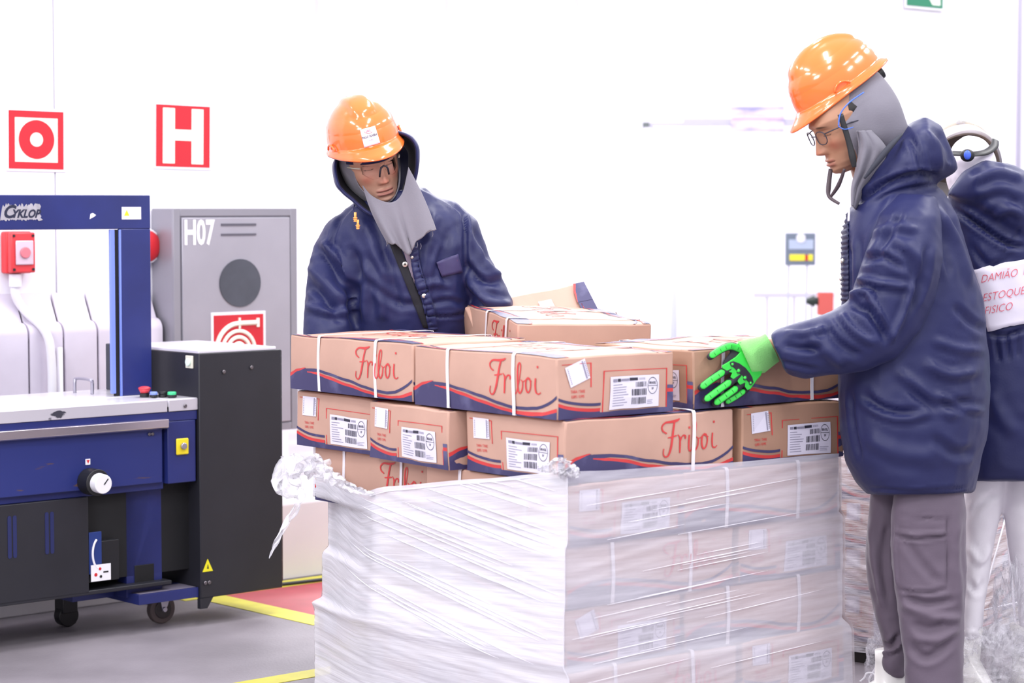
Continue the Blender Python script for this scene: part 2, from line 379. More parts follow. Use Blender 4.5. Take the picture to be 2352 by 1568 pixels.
# control buttons on the top right
zt = .82
def btn(name, px, py, r, h, m, base=True):
    p = RMX.inverted() @ atz(px, py, zt)
    q = MB(); q.cyl((p.x, p.y, zt), (p.x, p.y, zt + .008), r * 1.05, n=24); o = q.build(name, blackm, mac, bevel=.001)
    q = MB(); q.cyl((p.x, p.y, zt + .008), (p.x, p.y, zt + .008 + h), r, r * .96, n=24); q.build('cap', m, o, bevel=.003)
    return p
p = RMX.inverted() @ atz(332, 911, zt)
q = MB(); q.cyl((p.x, p.y, zt), (p.x, p.y, zt + .012), .017); q.cyl((p.x, p.y, zt + .012), (p.x, p.y, zt + .026), .014, .02)
es = q.build('emergency_stop', blackm, mac)
q = MB(); q.cyl((p.x, p.y, zt + .014), (p.x, p.y, zt + .028), .015, .021); q.ell((p.x, p.y, zt + .030), (.0225, .0225, .008), 12); q.build('cap', mat('stop red', srgb(208, 60, 72), .4), es, smooth=True)
btn('push_button', 353, 912, .014, .012, mat('pale blue cap', srgb(130, 150, 225), .4))
btn('selector_switch', 374, 911, .016, .012, blackm)
btn('push_button', 395, 912, .016, .012, mat('green cap', srgb(70, 205, 140), .35))
# handle on rear table
a0 = RMX.inverted() @ atz(172, 902, .82); a1 = RMX.inverted() @ atz(212, 905, .82)
q = MB(); q.tube(catmull([a0, a0 + Vector((0, 0, .04)), a0 + Vector((.008, 0, .052)), a1 + Vector((-.008, 0, .052)), a1 + Vector((0, 0, .04)), a1], 5), .006, 10); q.build('table_handle', steel, mac, smooth=True)
P('seal_box', mat('charcoal block', srgb(62, 66, 76), .5), lambda q: (q.box((-.065, .34, .82), (-.01, .5, .99)),), .003)
# black side cabinet
sc = P('side_cabinet', [dark, mat('cabinet lid', srgb(222, 218, 228), .3, .2)], lambda q: (q.box((.0, -.012, .10), (.36, .30, .975)), q.box((.345, .0, .12), (.372, .31, .972)), q.box((.002, -.008, .972), (.34, .50, .986), 1), q.box((0, .3, .5), (.30, .5, .972))), .004)
P('bolt', mat('bolt grey', srgb(120, 115, 120), .3, .8), lambda q: [q.cyl((x, -.012, z), (x, -.018, z), .007) for x, z in ((.105, .905), (.225, .915), (.035, .155), (.018, .155))], parent=sc)
P('bolt', mat('bolt grey', srgb(120, 115, 120), .3, .8), lambda q: [q.cyl((.36, -.002, z), (.36, -.006, z), .005) for z in (.95, .92, .8, .3, .2, .14)], parent=sc)
P('lamp_button', [mat('cream plate', srgb(222, 220, 205), .4), mat('green white cap', srgb(225, 245, 235), .3)], lambda q: (q.box((-.006, .02, .92), (0, .065, .965)), q.cyl((-.006, .042, .942), (-.014, .042, .942), .014, mi=1)), .002, parent=sc)
P('warning_label', [mat('warning yellow', srgb(235, 225, 40), .4), blackm], lambda q: (q.prism([(.008, .195), (.052, .195), (.03, .24)], 1, -.0135, -.012), q.prism([(.026, .205), (.034, .205), (.03, .222)], 1, -.0142, -.0135, 1)), 0, parent=sc)
P('cabinet_foot', dark, lambda q: (q.prism([(0, .10), (.055, .10), (.03, .062), (0, .062)], 1, -.01, .01),), .001)
# lower panels
def slots(q):
    q.box((XL, .02, .165), (-.437, .05, .5)); q.box((XL, .02, .16), (-.1, .3, .175))
lp = P('lower_panel', dark, slots, .003)
for xs in (-.742, -.722, -.600, -.58): P('slot', mat('slot blue', srgb(24, 32, 84), .6), lambda q: [q.prism([(x + .007 * math.cos(t), z + (.007 * math.sin(t))) for t, z in [(math.pi * i / 5, .455) for i in range(6)] + [(math.pi + math.pi * i / 5, .325) for i in range(6)]], 1, .0185, .02) for x in (xs,)], 0, parent=lp)
P('recess_panel', mat('recess black', srgb(22, 22, 28), .5), lambda q: (q.box((-.437, .1, .19), (-.2, .12, .5)), q.box((-.437, .03, .2), (-.31, .12, .34))), .002)
P('film_reel', [mat('reel blue', srgb(28, 52, 120), .5), whitem], lambda q: (q.box((-.434, .022, .23), (-.385, .03, .375)), q.tube([(-.392 - .03 * math.cos(t), .02, .3 + .055 * math.sin(t)) for t in np.linspace(-1.3, 1.1, 12)], .004, 6, 1)), .001)
P('instruction_label', [whitem, redm, blackm], lambda q: (q.box((-.43, .0175, .205), (-.352, .02, .262)), q.cyl((-.412, .0175, .228), (-.412, .0165, .228), .006, mi=1), q.cyl((-.395, .0175, .247), (-.395, .0165, .247), .005, mi=1), q.cyl((-.392, .0175, .22), (-.392, .0165, .22), .005, mi=2), q.box((-.382, .0165, .232), (-.362, .0175, .237), 2)), 0)
P('leg', [blue, inner], lambda q: (q.box((-.262, .06, .125), (-.115, .12, .5)), q.box((-.23, .057, .155), (-.15, .06, .235), 1)), .003)
P('foot', [blue, mat('dusty blue', srgb(110, 104, 122), .7)], lambda q: (q.box((-.25, -.0, .105), (-.002, .28, .14)), q.box((-.24, .01, .1402), (-.006, .11, .1412), 1), q.box((-.42, .16, .115), (-.25, .24, .155))), .004)
def castor(q, u, v):
    pass
cs = empty('caster', None, M=RMX @ Matrix.Translation((-.066, .145, 0))); cs.parent = mac; cs.matrix_parent_inverse = RMX.inverted()
q = MB(); q.cyl((0, -.014, .052), (0, .014, .052), .052, n=28); q.build('wheel', mat('brown rubber', srgb(96, 84, 84), .6, var=.2), cs, bevel=.003)
q = MB(); q.cyl((0, -.018, .052), (0, -.013, .052), .034, n=24); q.build('hub', mat('hub dark', srgb(54, 48, 50), .5), cs, bevel=.002)
q = MB(); q.prism([(-.018, .105), (.03, .105), (.006, .045), (-.008, .045)], 1, -.024, -.018); q.prism([(-.018, .105), (.03, .105), (.006, .045), (-.008, .045)], 1, .018, .024); q.box((-.03, -.03, .1), (.035, .03, .106)); q.cyl((0, -.03, .052), (0, .03, .052), .009)
q.build('fork', steel, cs, bevel=.001)
P('rear_caster', blackm, lambda q: (q.cyl((-.35, .3, .04), (-.35, .34, .04), .04, n=24), q.box((-.38, .29, .05), (-.32, .35, .118))), .003)
P('rear_foot', blue, lambda q: (q.box((-.42, .24, .115), (-.25, .38, .14)),), .002)
# ------------------------------------------------------------------ cartons
card = mat('cardboard', srgb(194, 155, 138), .62, var=.10, scale=5, bump=.12, bscale=40, det=6)
cardd = mat('cardboard damp', srgb(172, 134, 112), .55, var=.14, scale=6, bump=.12, bscale=40, det=6)
navyp = mat('navy print', srgb(62, 58, 98), .5, 0, col2=srgb(92, 90, 128), scale=9, thr=(.28, .42), det=8)
redp = mat('red print', srgb(208, 62, 62), .5, var=.12, scale=20)
strapm = mat('white strapping', srgb(236, 232, 240), .35)
labm = mat('label paper', srgb(222, 218, 234), .45)
inkm = mat('label ink', srgb(46, 44, 60), .6)
inkg = mat('label ink grey', srgb(140, 136, 156), .6)
BL, BW, BH = .615, .415, .163
WT = [(0,.24),(.08,.36),(.16,.42),(.24,.425),(.35,.38),(.5,.29),(.62,.21),(.72,.16),(.8,.15),(.87,.18),(.94,.27),(1,.40)]
WR1 = [(0,.31),(.07,.40),(.14,.435),(.15,.36),(.24,.36),(.35,.31),(.5,.205),(.65,.12),(.75,.08),(.82,.075),(.9,.10),(1,.19)]
WR2 = [(0,.24),(.07,.35),(.145,.425),(.15,.345),(.24,.315),(.35,.255),(.5,.155),(.65,.07),(.75,.03),(.82,.02),(.9,.045),(1,.13)]
def wave(q, f, L, Hh):
    # f(u,v)->point ; navy fill, red band, navy line
    n = 26
    def band(lo, hi, u0, u1, mi):
        vs = []; fs = []
        for i in range(n + 1):
            u = u0 + (u1 - u0) * i / n
            vs += [f(u, max(lo(u), .004)), f(u, max(hi(u), .005))]
        for i in range(n): fs.append((2*i, 2*i+2, 2*i+3, 2*i+1))
        q.add(vs, fs, mi)
    T = lambda u: interp(u, WT); R2 = lambda u: interp(u, WR2); R1 = lambda u: interp(u, WR1)
    band(lambda u: 0, lambda u: R2(u), .003, .145, 0); band(lambda u: R2(u), lambda u: R1(u), .003, .14, 1)
    band(lambda u: 0, lambda u: T(u), .14, .155, 0)
    band(lambda u: 0, lambda u: R2(u), .155, .997, 0); band(lambda u: R2(u), lambda u: R1(u) , .155, .997, 1)
    band(lambda u: T(u) - .05 - .04 * max(0, 1 - (u - .15) / .1), lambda u: T(u), .155, .997, 0)
def endwave(q, f):
    n = 16
    def band(lo, hi, u0, u1, mi):
        vs = []; fs = []
        for i in range(n + 1):
            u = u0 + (u1 - u0) * i / n; vs += [f(u, max(.004, lo(u))), f(u, hi(u))]
        for i in range(n): fs.append((2*i, 2*i+2, 2*i+3, 2*i+1))
        q.add(vs, fs, mi)
    W = lambda u: .24 + .12 * (u / .3 - 1) ** 2 if u < .9 else .3
    band(lambda u: 0, lambda u: W(u) - .14 + .0 * u, .005, .36, 0)
    band(lambda u: W(u) - .14, lambda u: W(u) - .085, .005, .36, 1)
    band(lambda u: W(u) - .045, lambda u: W(u), .005, .36, 0)
    band(lambda u: 0, lambda u: .085, .36, .995, 0)
    band(lambda u: 0, lambda u: .34, .94, .995, 0); band(lambda u: .34, lambda u: .40, .94, .995, 1); band(lambda u: .40, lambda u: .46, .94, .995, 0)
    for (u0, u1, v0, v1) in ((.375, .94, .73, .742), (.375, .385, .085, .73), (.93, .94, .085, .73), (.04, .28, .88, .892), (.27, .28, .5, .892)):
        q.add([f(u0, v0), f(u1, v0), f(u1, v1), f(u0, v1)], [(0, 1, 2, 3)], 1)
STROKES = [([(150,1135),(116,1112),(108,1075),(140,1045),(195,1042),(240,1036),(270,1022)], [7,8,8,9,12,13,5]),
 ([(222,1045),(208,1110),(196,1180),(180,1260),(158,1318),(132,1332),(114,1308),(118,1262)], [10,10,11,11,9,7,6,5]),
 ([(158,1172),(200,1166),(236,1158)], [5,7,6]),
 ([(244,1150),(262,1180),(262,1240),(259,1312)], [4,8,9,7]), ([(262,1225),(276,1180),(296,1162),(312,1172),(310,1196)], [5,6,8,9,6]),
 ([(348,1165),(344,1230),(346,1290),(358,1308),(376,1284)], [8,9,8,7,5]), ([(349,1092),(351,1110)], [10,9]),
 ([(372,1284),(396,1200),(412,1090),(404,1050),(388,1070),(382,1150),(384,1260),(400,1302),(424,1270),(430,1210),(412,1188)], [5,5,6,7,8,9,9,8,7,6,4]),
 ([(430,1205),(452,1196),(472,1180)], [4,4,5]),
 ([(490,1165),(466,1190),(462,1250),(478,1292),(502,1272),(512,1215),(498,1172),(488,1180),(522,1196)], [7,8,9,8,7,7,7,5,5]),
 ([(560,1165),(556,1230),(562,1280),(584,1292),(606,1276)], [8,9,8,6,4]), ([(573,1062),(575,1080)], [10,9])]
def script_word(q, f, u0, v0, su, sv, mi=0, off=0):
    for pts, wd in STROKES:
        P2 = catmull([Vector(((x - 100) / 510, (1332 - y) / 310, 0)) for x, y in pts], 5)
        W2 = []
        for i in range(len(wd) - 1):
            for j in range(5): W2.append(wd[i] + (wd[i+1] - wd[i]) * j / 5)
        W2.append(wd[-1]); vs = []; fs = []
        asp = 310 / 510.
        for i, p in enumerate(P2):
            d = (P2[min(i + 1, len(P2) - 1)] - P2[max(i - 1, 0)]); d = Vector((d.x, d.y * asp, 0)).normalized(); nn = Vector((-d.y, d.x / asp, 0)) * (W2[i] * .85 / 510)
            for s_ in (1, -1):
                a = p + nn * s_; vs.append(f(u0 + a.x * su, v0 + a.y * sv))
        for i in range(len(P2) - 1): fs.append((2*i, 2*i+2, 2*i+3, 2*i+1))
        q.add(vs, fs, mi)
TEXTC = {}
def tgeo(t, s, b=0, sx=1):
    k = (t, s, b, sx)
    if k not in TEXTC: TEXTC[k] = text_geo(*k)
    return TEXTC[k]
def carton(M, label, seed=0, ends=('+',), side=True, wet=False, top=True, H=BH, straps=(-.15, .135), group='printed meat cartons on the pallet', sideword=True, sag=1.0, stick=0.0, labh=1.0):
    e = empty('carton', None, M=M, label=label, cat='box', group=group)
    rs = Vector((seed * 3.7, seed * 1.3, seed * 7.1))
    def D(p):
        p = Vector(p)
        n = noise.noise_vector(p * 5 + rs) * .0045 * sag + noise.noise_vector(p * 13 + rs) * .0022 * sag
        fx = max(0, 1 - (2 * p.x / BL) ** 2); fy = max(0, 1 - (2 * p.y / BW) ** 2); fz = max(0, 1 - (2 * p.z / H - 1) ** 2)
        o = Vector((0, 0, 0))
        if abs(p.y) > BW * .47: o.y = math.copysign(.0045 * fx * fz, p.y)
        if abs(p.x) > BL * .47: o.x = math.copysign(.004 * fy * fz, p.x)
        if p.z > H * .9: o.z = .004 * fx * fy
        if p.z < H * .05: n *= .3; n.z = abs(n.z) * .3
        return p + n + o
    # body: grid cuboid
    q = MB(); nx, ny, nz = 18, 12, 6
    def face(g, a, b):
        vs = [D(g(i / a, j / b)) for j in range(b + 1) for i in range(a + 1)]
        q.add(vs, [(j*(a+1)+i, j*(a+1)+i+1, (j+1)*(a+1)+i+1, (j+1)*(a+1)+i) for j in range(b) for i in range(a)])
    X, Y = BL / 2, BW / 2
    face(lambda s, t: (-X + BL * s, -Y, H * t), nx, nz); face(lambda s, t: (-X + BL * s, Y, H * t), nx, nz)
    face(lambda s, t: (-X, -Y + BW * s, H * t), ny, nz); face(lambda s, t: (X, -Y + BW * s, H * t), ny, nz)
    face(lambda s, t: (-X + BL * s, -Y + BW * t, 0), nx, ny); face(lambda s, t: (-X + BL * s, -Y + BW * t, H), nx, ny)
    q.build('body', cardd if wet else card, e, bevel=.005, merge=True)
    OFF = .0012
    def fS(o=OFF): return lambda u, v: D((-X + BL * u, -Y, H * v)) + Vector((0, -o, 0))
    def fSb(o=OFF): return lambda u, v: D((X - BL * u, Y, H * v)) + Vector((0, o, 0))
    def fE(sg, o=OFF):
        return (lambda u, v: D((X, -Y + BW * u, H * v)) + Vector((o, 0, 0))) if sg == '+' else (lambda u, v: D((-X, Y - BW * u, H * v)) + Vector((-o, 0, 0)))
    q = MB()
    if side: wave(q, fS(), BL, H)
    for sg in ends: endwave(q, fE(sg))
    if top:
        fT = lambda u, v: D((-X + BL * u, -Y + BW * .62 * v, H)) + Vector((0, 0, OFF))
        fT2 = lambda u, v: D((X - BL * u, Y - BW * .5 * v, H)) + Vector((0, 0, OFF))
        wave(q, lambda u, v: fT(1 - u, v * .55), BL, BW); wave(q, lambda u, v: fT2(1 - u, v * .7), BL, BW)
    q.build('printed_wave', [navyp, redp], e)
    q = MB()
    if side and sideword: script_word(q, fS(.0016), .555, .31, .345, .60)
    if top: script_word(q, lambda u, v: D((-X + BL * u, -Y + BW * v, H)) + Vector((0, 0, .0016)), .26, .34, .5, .33)
    for sg in ends:
        fe = fE(sg, .0014)
        for t, vv in (('TARA / TARE', .44), ('0,895 / 0,995', .36)):
            vs, fs = tgeo(t, .0105, .0001, .8)
            q.add([fe(.165 + v.x / BW, vv + v.y / H) for v in vs], fs)
    if q.v: q.build('lettering', redp, e)
    for sg in ends:
        fe = fE(sg, .0022); fi = fE(sg, .003)
        # sticker
        a = stick; R = Matrix.Rotation(a, 2)
        def T(cx, cy, w_, h_, g=fe):
            o = []
            for (dx, dy) in ((-w_/2, -h_/2), (w_/2, -h_/2), (w_/2, h_/2), (-w_/2, h_/2)):
                v = R @ Vector((cx + dx, cy + dy)); o.append(g(.165 + v.x / BW, .74 + v.y / H))
            return o
        q = MB(); q.add(T(0, 0, .07, .056), [(0, 1, 2, 3)]); st = q.build('sticker', labm, e)
        q = MB(); q.add(T(.024, 0, .004, .05, fi), [(0, 1, 2, 3)])
        for i in range(9): q.add(T(.031, -.02 + i * .005, .004, .0022, fi), [(0, 1, 2, 3)]); q.add(T(-.028, -.02 + i * .005, .003, .0022, fi), [(0, 1, 2, 3)])
        q.build('sticker_print', inkg, st)
        # shipping label
        u0, u1, v0, v1 = .43, .86, .11, .64
        vs = [fe(u0 + (u1 - u0) * i / 4, v0 + (v1 - v0) * j / 3) for j in range(4) for i in range(5)]
        q = MB(); q.add(vs, [(j*5+i, j*5+i+1, (j+1)*5+i+1, (j+1)*5+i) for j in range(3) for i in range(4)])
        lb = q.build('shipping_label', labm, e)
        q = MB(); rr = random.Random(seed)
        def R4(a0, a1, b0, b1, mi=0):
            g = lambda a, b_: fi(u0 + (u1 - u0) * a, v0 + (v1 - v0) * b_)
            q.add([g(a0, b0), g(a1, b0), g(a1, b1), g(a0, b1)], [(0, 1, 2, 3)], mi)
        R4(.05, .13, .84, .93, 1); R4(.14, .2, .84, .93); R4(.21, .37, .85, .92, 1); R4(.38, .55, .85, .94)
        for row, (b0, b1, a0) in enumerate(((.64, .8, .5), (.38, .58, .42), (.12, .32, .42))):
            x = a0
            while x < .72:
                w_ = rr.choice((.004, .008, .012)); R4(x, x + w_, b0, b1, 0); x += w_ + rr.choice((.005, .009, .013))
        for i in range(9): R4(.05, .05 + rr.uniform(.15, .32), .1 + i * .08, .12 + i * .08, 1)
        for i in range(3): R4(.74, .74 + rr.uniform(.1, .2), .1 + i * .05, .115 + i * .05, 1)
        x = .58
        while x < .7:
            R4(x, x + .01, .86, .93, 1); x += .022
        for i in range(28):
            t0, t1 = 2 * math.pi * i / 28, 2 * math.pi * (i + 1) / 28
            g = lambda r, t: fi(u0 + (u1 - u0) * (.86 + .105 * r * math.cos(t)), v0 + (v1 - v0) * (.66 + .27 * r * math.sin(t)))
            q.add([g(.93, t0), g(1, t0), g(1, t1), g(.93, t1)], [(0, 1, 2, 3)])
        R4(.76, .96, .65, .665)
        vs, fs = tgeo('BRASIL', .0095, .0002, .9); g2 = lambda v: fi(u0 + (u1 - u0) * .86 + v.x / BW, v0 + (v1 - v0) * .75 + v.y / H)
        q.add([g2(v) for v in vs], fs); vs, fs = tgeo('SIF', .008, .0001, .9); q.add([g2(v + Vector((0, -.016, 0))) for v in vs], fs)
        q.build('label_print', [inkm, inkg], lb)
    for x in straps:
        q = MB(); pts = []
        def pt(y, z): return Vector((x + .002 * math.sin(z * 30 + seed), y, z))
        loop = []
        o = .006
        for t in np.linspace(0, 1, 9): loop.append((-Y - o - .001 * math.sin(t * 3), .002 + (H - .004) * t))
        loop += [(-Y - o + .004, H + o - .001)]
        for t in np.linspace(.05, .95, 10): loop.append((-Y + BW * t, H + o + .001))
        loop += [(Y + o - .004, H + o - .001)]
        for t in np.linspace(1, 0, 5): loop.append((Y + o, .002 + (H - .004) * t))
        loop += [(Y * .5, .0), (-Y * .5, .0)]
        n = len(loop); hw = .0058; vs = []; fs = []
        for k in range(n):
            y, z = loop[k]; c = pt(y, z)
            cy, cz = y * .994, H / 2 + (z - H / 2) * .985
            vs += [c + Vector((-hw, 0, 0)), c + Vector((hw, 0, 0)), Vector((c.x + hw, cy, cz)), Vector((c.x - hw, cy, cz))]
        for k in range(n):
            j = (k + 1) % n
            for a_, b_ in ((0, 1), (1, 2), (2, 3), (3, 0)): fs.append((4*k+a_, 4*k+b_, 4*j+b_, 4*j+a_))
        q.add(vs, fs); q.build('strap', strapm, e)
    return e
AL = math.radians(50.6)
AD = Vector((-math.cos(AL), math.sin(AL), 0)); BD = Vector((math.sin(AL), math.cos(AL), 0))
NN = U(1280, 822, 5.87)
YA = math.atan2(-AD.y, -AD.x)      # long side along a, +X towards the near corner
YB = math.atan2(BD.y, BD.x)        # long side along b
def place(px, k, a, b, yaw, dz=0, dyaw=0, tilt=(0, 0), Y=5.87, H=BH):
    # k layer index (0=top); (a, b) centre offset in the stack
    N = U(px, 822, Y); top = NN.z - .1645 * k
    c = N + AD * a + BD * b; c.z = top - H + dz
    return Matrix.Translation(c) @ Matrix.Rotation(yaw + dyaw, 4, 'Z') @ Matrix.Rotation(tilt[0], 4, 'X') @ Matrix.Rotation(tilt[1], 4, 'Y')
h = math.radians
L2, W2 = BL / 2, BW / 2
carton(place(1280, 0, L2, W2, YA, 0), 'strapped carton at the near corner of the top layer with its small label askew', 1, stick=.32)
carton(place(1278, 0, BL + L2 + .006, W2 - .0, YA, .006, h(0)), 'strapped carton at the far left end of the top layer below the bent worker', 2, ends=('+',), sag=.9)
carton(place(1280, 0, W2 + .0, BW + L2 + .075, YB, .0, 0), 'frosted carton under the green glove on the right of the top layer', 3, ends=('-',), wet=True, sideword=False, straps=(-.2, .16), sag=1.4)
# second layer
carton(place(1299, 1, W2, L2, YB, -.003, h(0)), 'carton at the near corner of the second layer, red script facing right', 4, ends=('-',), sag=1.2, straps=(.15,))
carton(place(1283, 1, BW + W2 - .005, L2 - .012, YB, -.004, h(-4)), 'middle end-on carton of the second layer, turned so its shaded right side shows', 5, ends=('-',), sag=1.5, straps=(.1,))
carton(place(1280, 1, 2 * BW + W2 + .0, L2 + .025, YB, -.002, h(1.5)), 'end-on carton at the left corner of the second layer', 6, ends=('-',), straps=())
carton(place(1306, 1, L2 + .0, BL + W2 + .022, YA, -.004), 'carton with stamped label facing the right worker in the second layer', 7, ends=('+',), straps=(.05,), wet=True, side=False, stick=.06)
carton(place(1299, 1, BL + L2 + .01, BL + W2, YA, -.004), 'carton at the far side of the second layer, under the loosely placed carton', 8, ends=(), straps=())
# layer 3
carton(place(1308, 2, L2, W2, YA, -.004), 'half-bare carton just below the second layer at the near corner, film over its front', 9)
carton(place(1300, 2, BL + L2 - .02, W2 + .04, YA, -.004), 'carton with red script rising out of the torn film at the left', 10, ends=('+',))
carton(place(1308, 2, W2, BW + L2, YB, -.004), 'film-covered carton in the third layer with two straps on the right face', 11, ends=('-',), sideword=False)
# layer 4
carton(place(1302, 3, W2, L2, YB, -.004), 'film-covered carton at the near corner of the fourth layer, long side right', 12, ends=('-',))
carton(place(1302, 3, BW + W2, L2, YB, -.004), 'film-covered middle end-on carton in the fourth layer', 13, ends=('-',), straps=())
carton(place(1302, 3, 2 * BW + W2 - .03, L2 + .095, YB, -.004), 'film-covered end-on carton at the left of the fourth layer', 14, ends=('-',), straps=())
carton(place(1303, 3, L2 + .004, BL + W2 + .025, YA, -.004), 'film-covered carton with label at the right end of the fourth layer', 15, ends=('+',), straps=())
# layer 5
carton(place(1300, 4, L2, W2, YA, -.004), 'film-covered carton with label at the near corner of the fifth layer', 16, stick=.3)
carton(place(1300, 4, BL + L2 - .02, W2 + .075, YA, -.004), 'film-covered long carton at the left of the fifth layer', 17)
carton(place(1302, 4, W2 + .004, BW + L2 + .02, YB, -.004), 'film-covered carton in the fifth layer with two straps on the right face', 18, ends=('-',), sideword=False)
# layer 6
carton(place(1310, 5, W2, L2, YB, -.004), 'film-covered carton at the near corner of the bottom layer, long side right', 19, ends=('-',))
carton(place(1310, 5, BW + W2, L2, YB, -.004), 'film-covered middle end-on carton in the bottom layer', 20, ends=('-',), straps=())
carton(place(1310, 5, 2 * BW + W2 - .01, L2 + .05, YB, -.004), 'film-covered end-on carton at the left of the bottom layer', 21, ends=('-',), straps=())
carton(place(1311, 5, L2 + .004, BL + W2 + .03, YA, -.004), 'film-covered carton with label at the right end of the bottom layer', 22, ends=('+',), straps=())
# loose cartons E and F
ce = U(1190, 742, 6.66); 
HE = .165
def at_dist(x, y, c, d, far=True):
    best = None
    for k_ in range(400):
        Y = c.y + .002 * k_; p = U(x, y, Y); e_ = abs((p - c).length - d)
        if best is None or e_ < best[0]: best = (e_, p)
    return best[1]
X_a = (ce - at_dist(1065, 695, ce, BL)).normalized(); Y_a = at_dist(1492, 744, ce, BW) - ce; Z_a = X_a.cross(Y_a).normalized(); Y_a = Z_a.cross(X_a).normalized()
RE = Matrix((X_a, Y_a, Z_a)).transposed().to_4x4()
ME = Matrix.Translation(ce) @ RE @ Matrix.Translation((-L2, W2, -HE))
carton(ME, 'carton lying crosswise on the stack in front of the bent worker', 23, ends=(), straps=(-.02, .2), H=HE, sag=1.4)
MF = Matrix.Translation(U(1340, 650, 7.3)) @ Matrix.Rotation(h(20), 4, 'Z') @ Matrix.Rotation(h(-10), 4, 'Y') @ Matrix.Rotation(h(46), 4, 'X') @ Matrix.Rotation(h(-90), 4, 'Z') @ Matrix.Translation((L2, -W2, -BH))
cf = carton(MF, 'tipped-up carton leaning behind the crosswise one, small white label on it', 24, ends=(), straps=(), side=False, sideword=False, top=False, sag=1.6)
q = MB(); wave(q, lambda u, v: Vector((-L2 + BL * .9 * u, W2 - .30 * v * BW, BH + .009)), BL, BH); q.build('printed_wave', [navyp, redp], cf)
q = MB(); q.box((-L2 + .045, .03, BH + .008), (-L2 + .10, .075, BH + .0095)); q.build('paper_label', labm, cf)
# pallet
pal = empty('pallet', NN + AD * .615 + BD * .515 + Vector((0, 0, -NN.z)), YA, label='low wooden pallet under the wrapped carton stack', cat='pallet')
wood = mat('pallet wood', srgb(176, 148, 112), .7, var=.25, scale=6, stretch=(1, 8, 8))
for i in range(7):
    q = MB(); yy = -.42 + i * .14; q.box((-.56, yy, .088), (.54, yy + .1, .108)); q.build('deck_board', wood, pal, bevel=.002)
for yy in (-.42, -.03, .36):
    q = MB(); q.box((-.56, yy, .002), (.54, yy + .1, .018)); q.build('bottom_board', wood, pal, bevel=.002)
    for xx in (-.56, -.05, .44):
        q = MB(); q.box((xx, yy, .018), (xx + .1, yy + .1, .088)); q.build('block', wood, pal, bevel=.002)
# ------------------------------------------------------------------ stretch film
def film_mat(name, lo, hi, stretch, col=(.9, .89, .95, 1), scale=1.0, bmp=.4):
    m = bpy.data.materials.new(name); m.use_nodes = True; nt = m.node_tree; nt.nodes.clear()
    out = nt.nodes.new('ShaderNodeOutputMaterial'); mix = nt.nodes.new('ShaderNodeMixShader'); tr = nt.nodes.new('ShaderNodeBsdfTransparent')
    pb = nt.nodes.new('ShaderNodeBsdfPrincipled'); pb.inputs['Base Color'].default_value = col; pb.inputs['Roughness'].default_value = .22
    pb.inputs['Specular IOR Level'].default_value = .8
    uv = nt.nodes.new('ShaderNodeUVMap'); mp = nt.nodes.new('ShaderNodeMapping'); mp.inputs['Scale'].default_value = stretch
    n = nt.nodes.new('ShaderNodeTexNoise'); n.inputs['Scale'].default_value = 3 * scale; n.inputs['Detail'].default_value = 6; n.inputs['Roughness'].default_value = .65
    n2 = nt.nodes.new('ShaderNodeTexNoise'); n2.inputs['Scale'].default_value = 2.2; n2.inputs['Detail'].default_value = 2
    mr = nt.nodes.new('ShaderNodeMapRange'); mr.inputs[1].default_value = .36; mr.inputs[2].default_value = .64; mr.inputs[3].default_value = lo; mr.inputs[4].default_value = hi
    L = nt.links.new
    L(uv.outputs[0], mp.inputs[0]); L(mp.outputs[0], n.inputs['Vector']); L(uv.outputs[0], n2.inputs['Vector'])
    ad = nt.nodes.new('ShaderNodeMath'); ad.operation = 'MULTIPLY_ADD'; ad.inputs[1].default_value = .6; L(n.outputs[0], ad.inputs[0])
    m2 = nt.nodes.new('ShaderNodeMath'); m2.operation = 'MULTIPLY'; m2.inputs[1].default_value = .4; L(n2.outputs[0], m2.inputs[0]); L(m2.outputs[0], ad.inputs[2])
    L(ad.outputs[0], mr.inputs[0]); L(mr.outputs[0], mix.inputs[0]); L(tr.outputs[0], mix.inputs[1]); L(pb.outputs[0], mix.inputs[2]); L(mix.outputs[0], out.inputs[0])
    bp = nt.nodes.new('ShaderNodeBump'); bp.inputs['Strength'].default_value = bmp; bp.inputs['Distance'].default_value = .006
    L(n.outputs[0], bp.inputs['Height']); L(bp.outputs[0], pb.inputs['Normal'])
    MATS[name] = m; return m
def sheet(name, f, nu, nv, m, parent=None, label=None, world=True):
    vs = [f(i / nu, j / nv) for j in range(nv + 1) for i in range(nu + 1)]
    fs = [(j*(nu+1)+i, j*(nu+1)+i+1, (j+1)*(nu+1)+i+1, (j+1)*(nu+1)+i) for j in range(nv) for i in range(nu)]
    me = bpy.data.meshes.new(name); me.from_pydata([tuple(v) for v in vs], [], fs); me.materials.append(m)
    uvl = me.uv_layers.new(name='UVMap')
    for p in me.polygons:
        for li, vi in zip(p.loop_indices, p.vertices):
            uvl.data[li].uv = ((vi % (nu + 1)) / nu, (vi // (nu + 1)) / nv)
        p.use_smooth = True
    me.update(); return put(name, me, parent, world)
fl = film_mat('film left with glare', .70, .97, (.8, 16, 1), (.80, .785, .84, 1), 1.2)  # glare on the left face put into higher opacity and paler colour
fr = film_mat('film right', .44, .72, (.7, 9, 1), (.76, .735, .81, 1), 1.0, .18)
fc = film_mat('film crumpled', .35, .85, (3, 3, 1), (.93, .92, .97, 1), 4)
NC = NN.copy(); NC.z = 0
filme = empty('stretch_film', NC, label='torn clear stretch film wrapped round the lower carton layers, loose end hanging left', cat='plastic wrap')
def z_of(k): return NN.z - .1645 * k
lay_px = {2: 1312, 3: 1306, 4: 1304, 5: 1314}
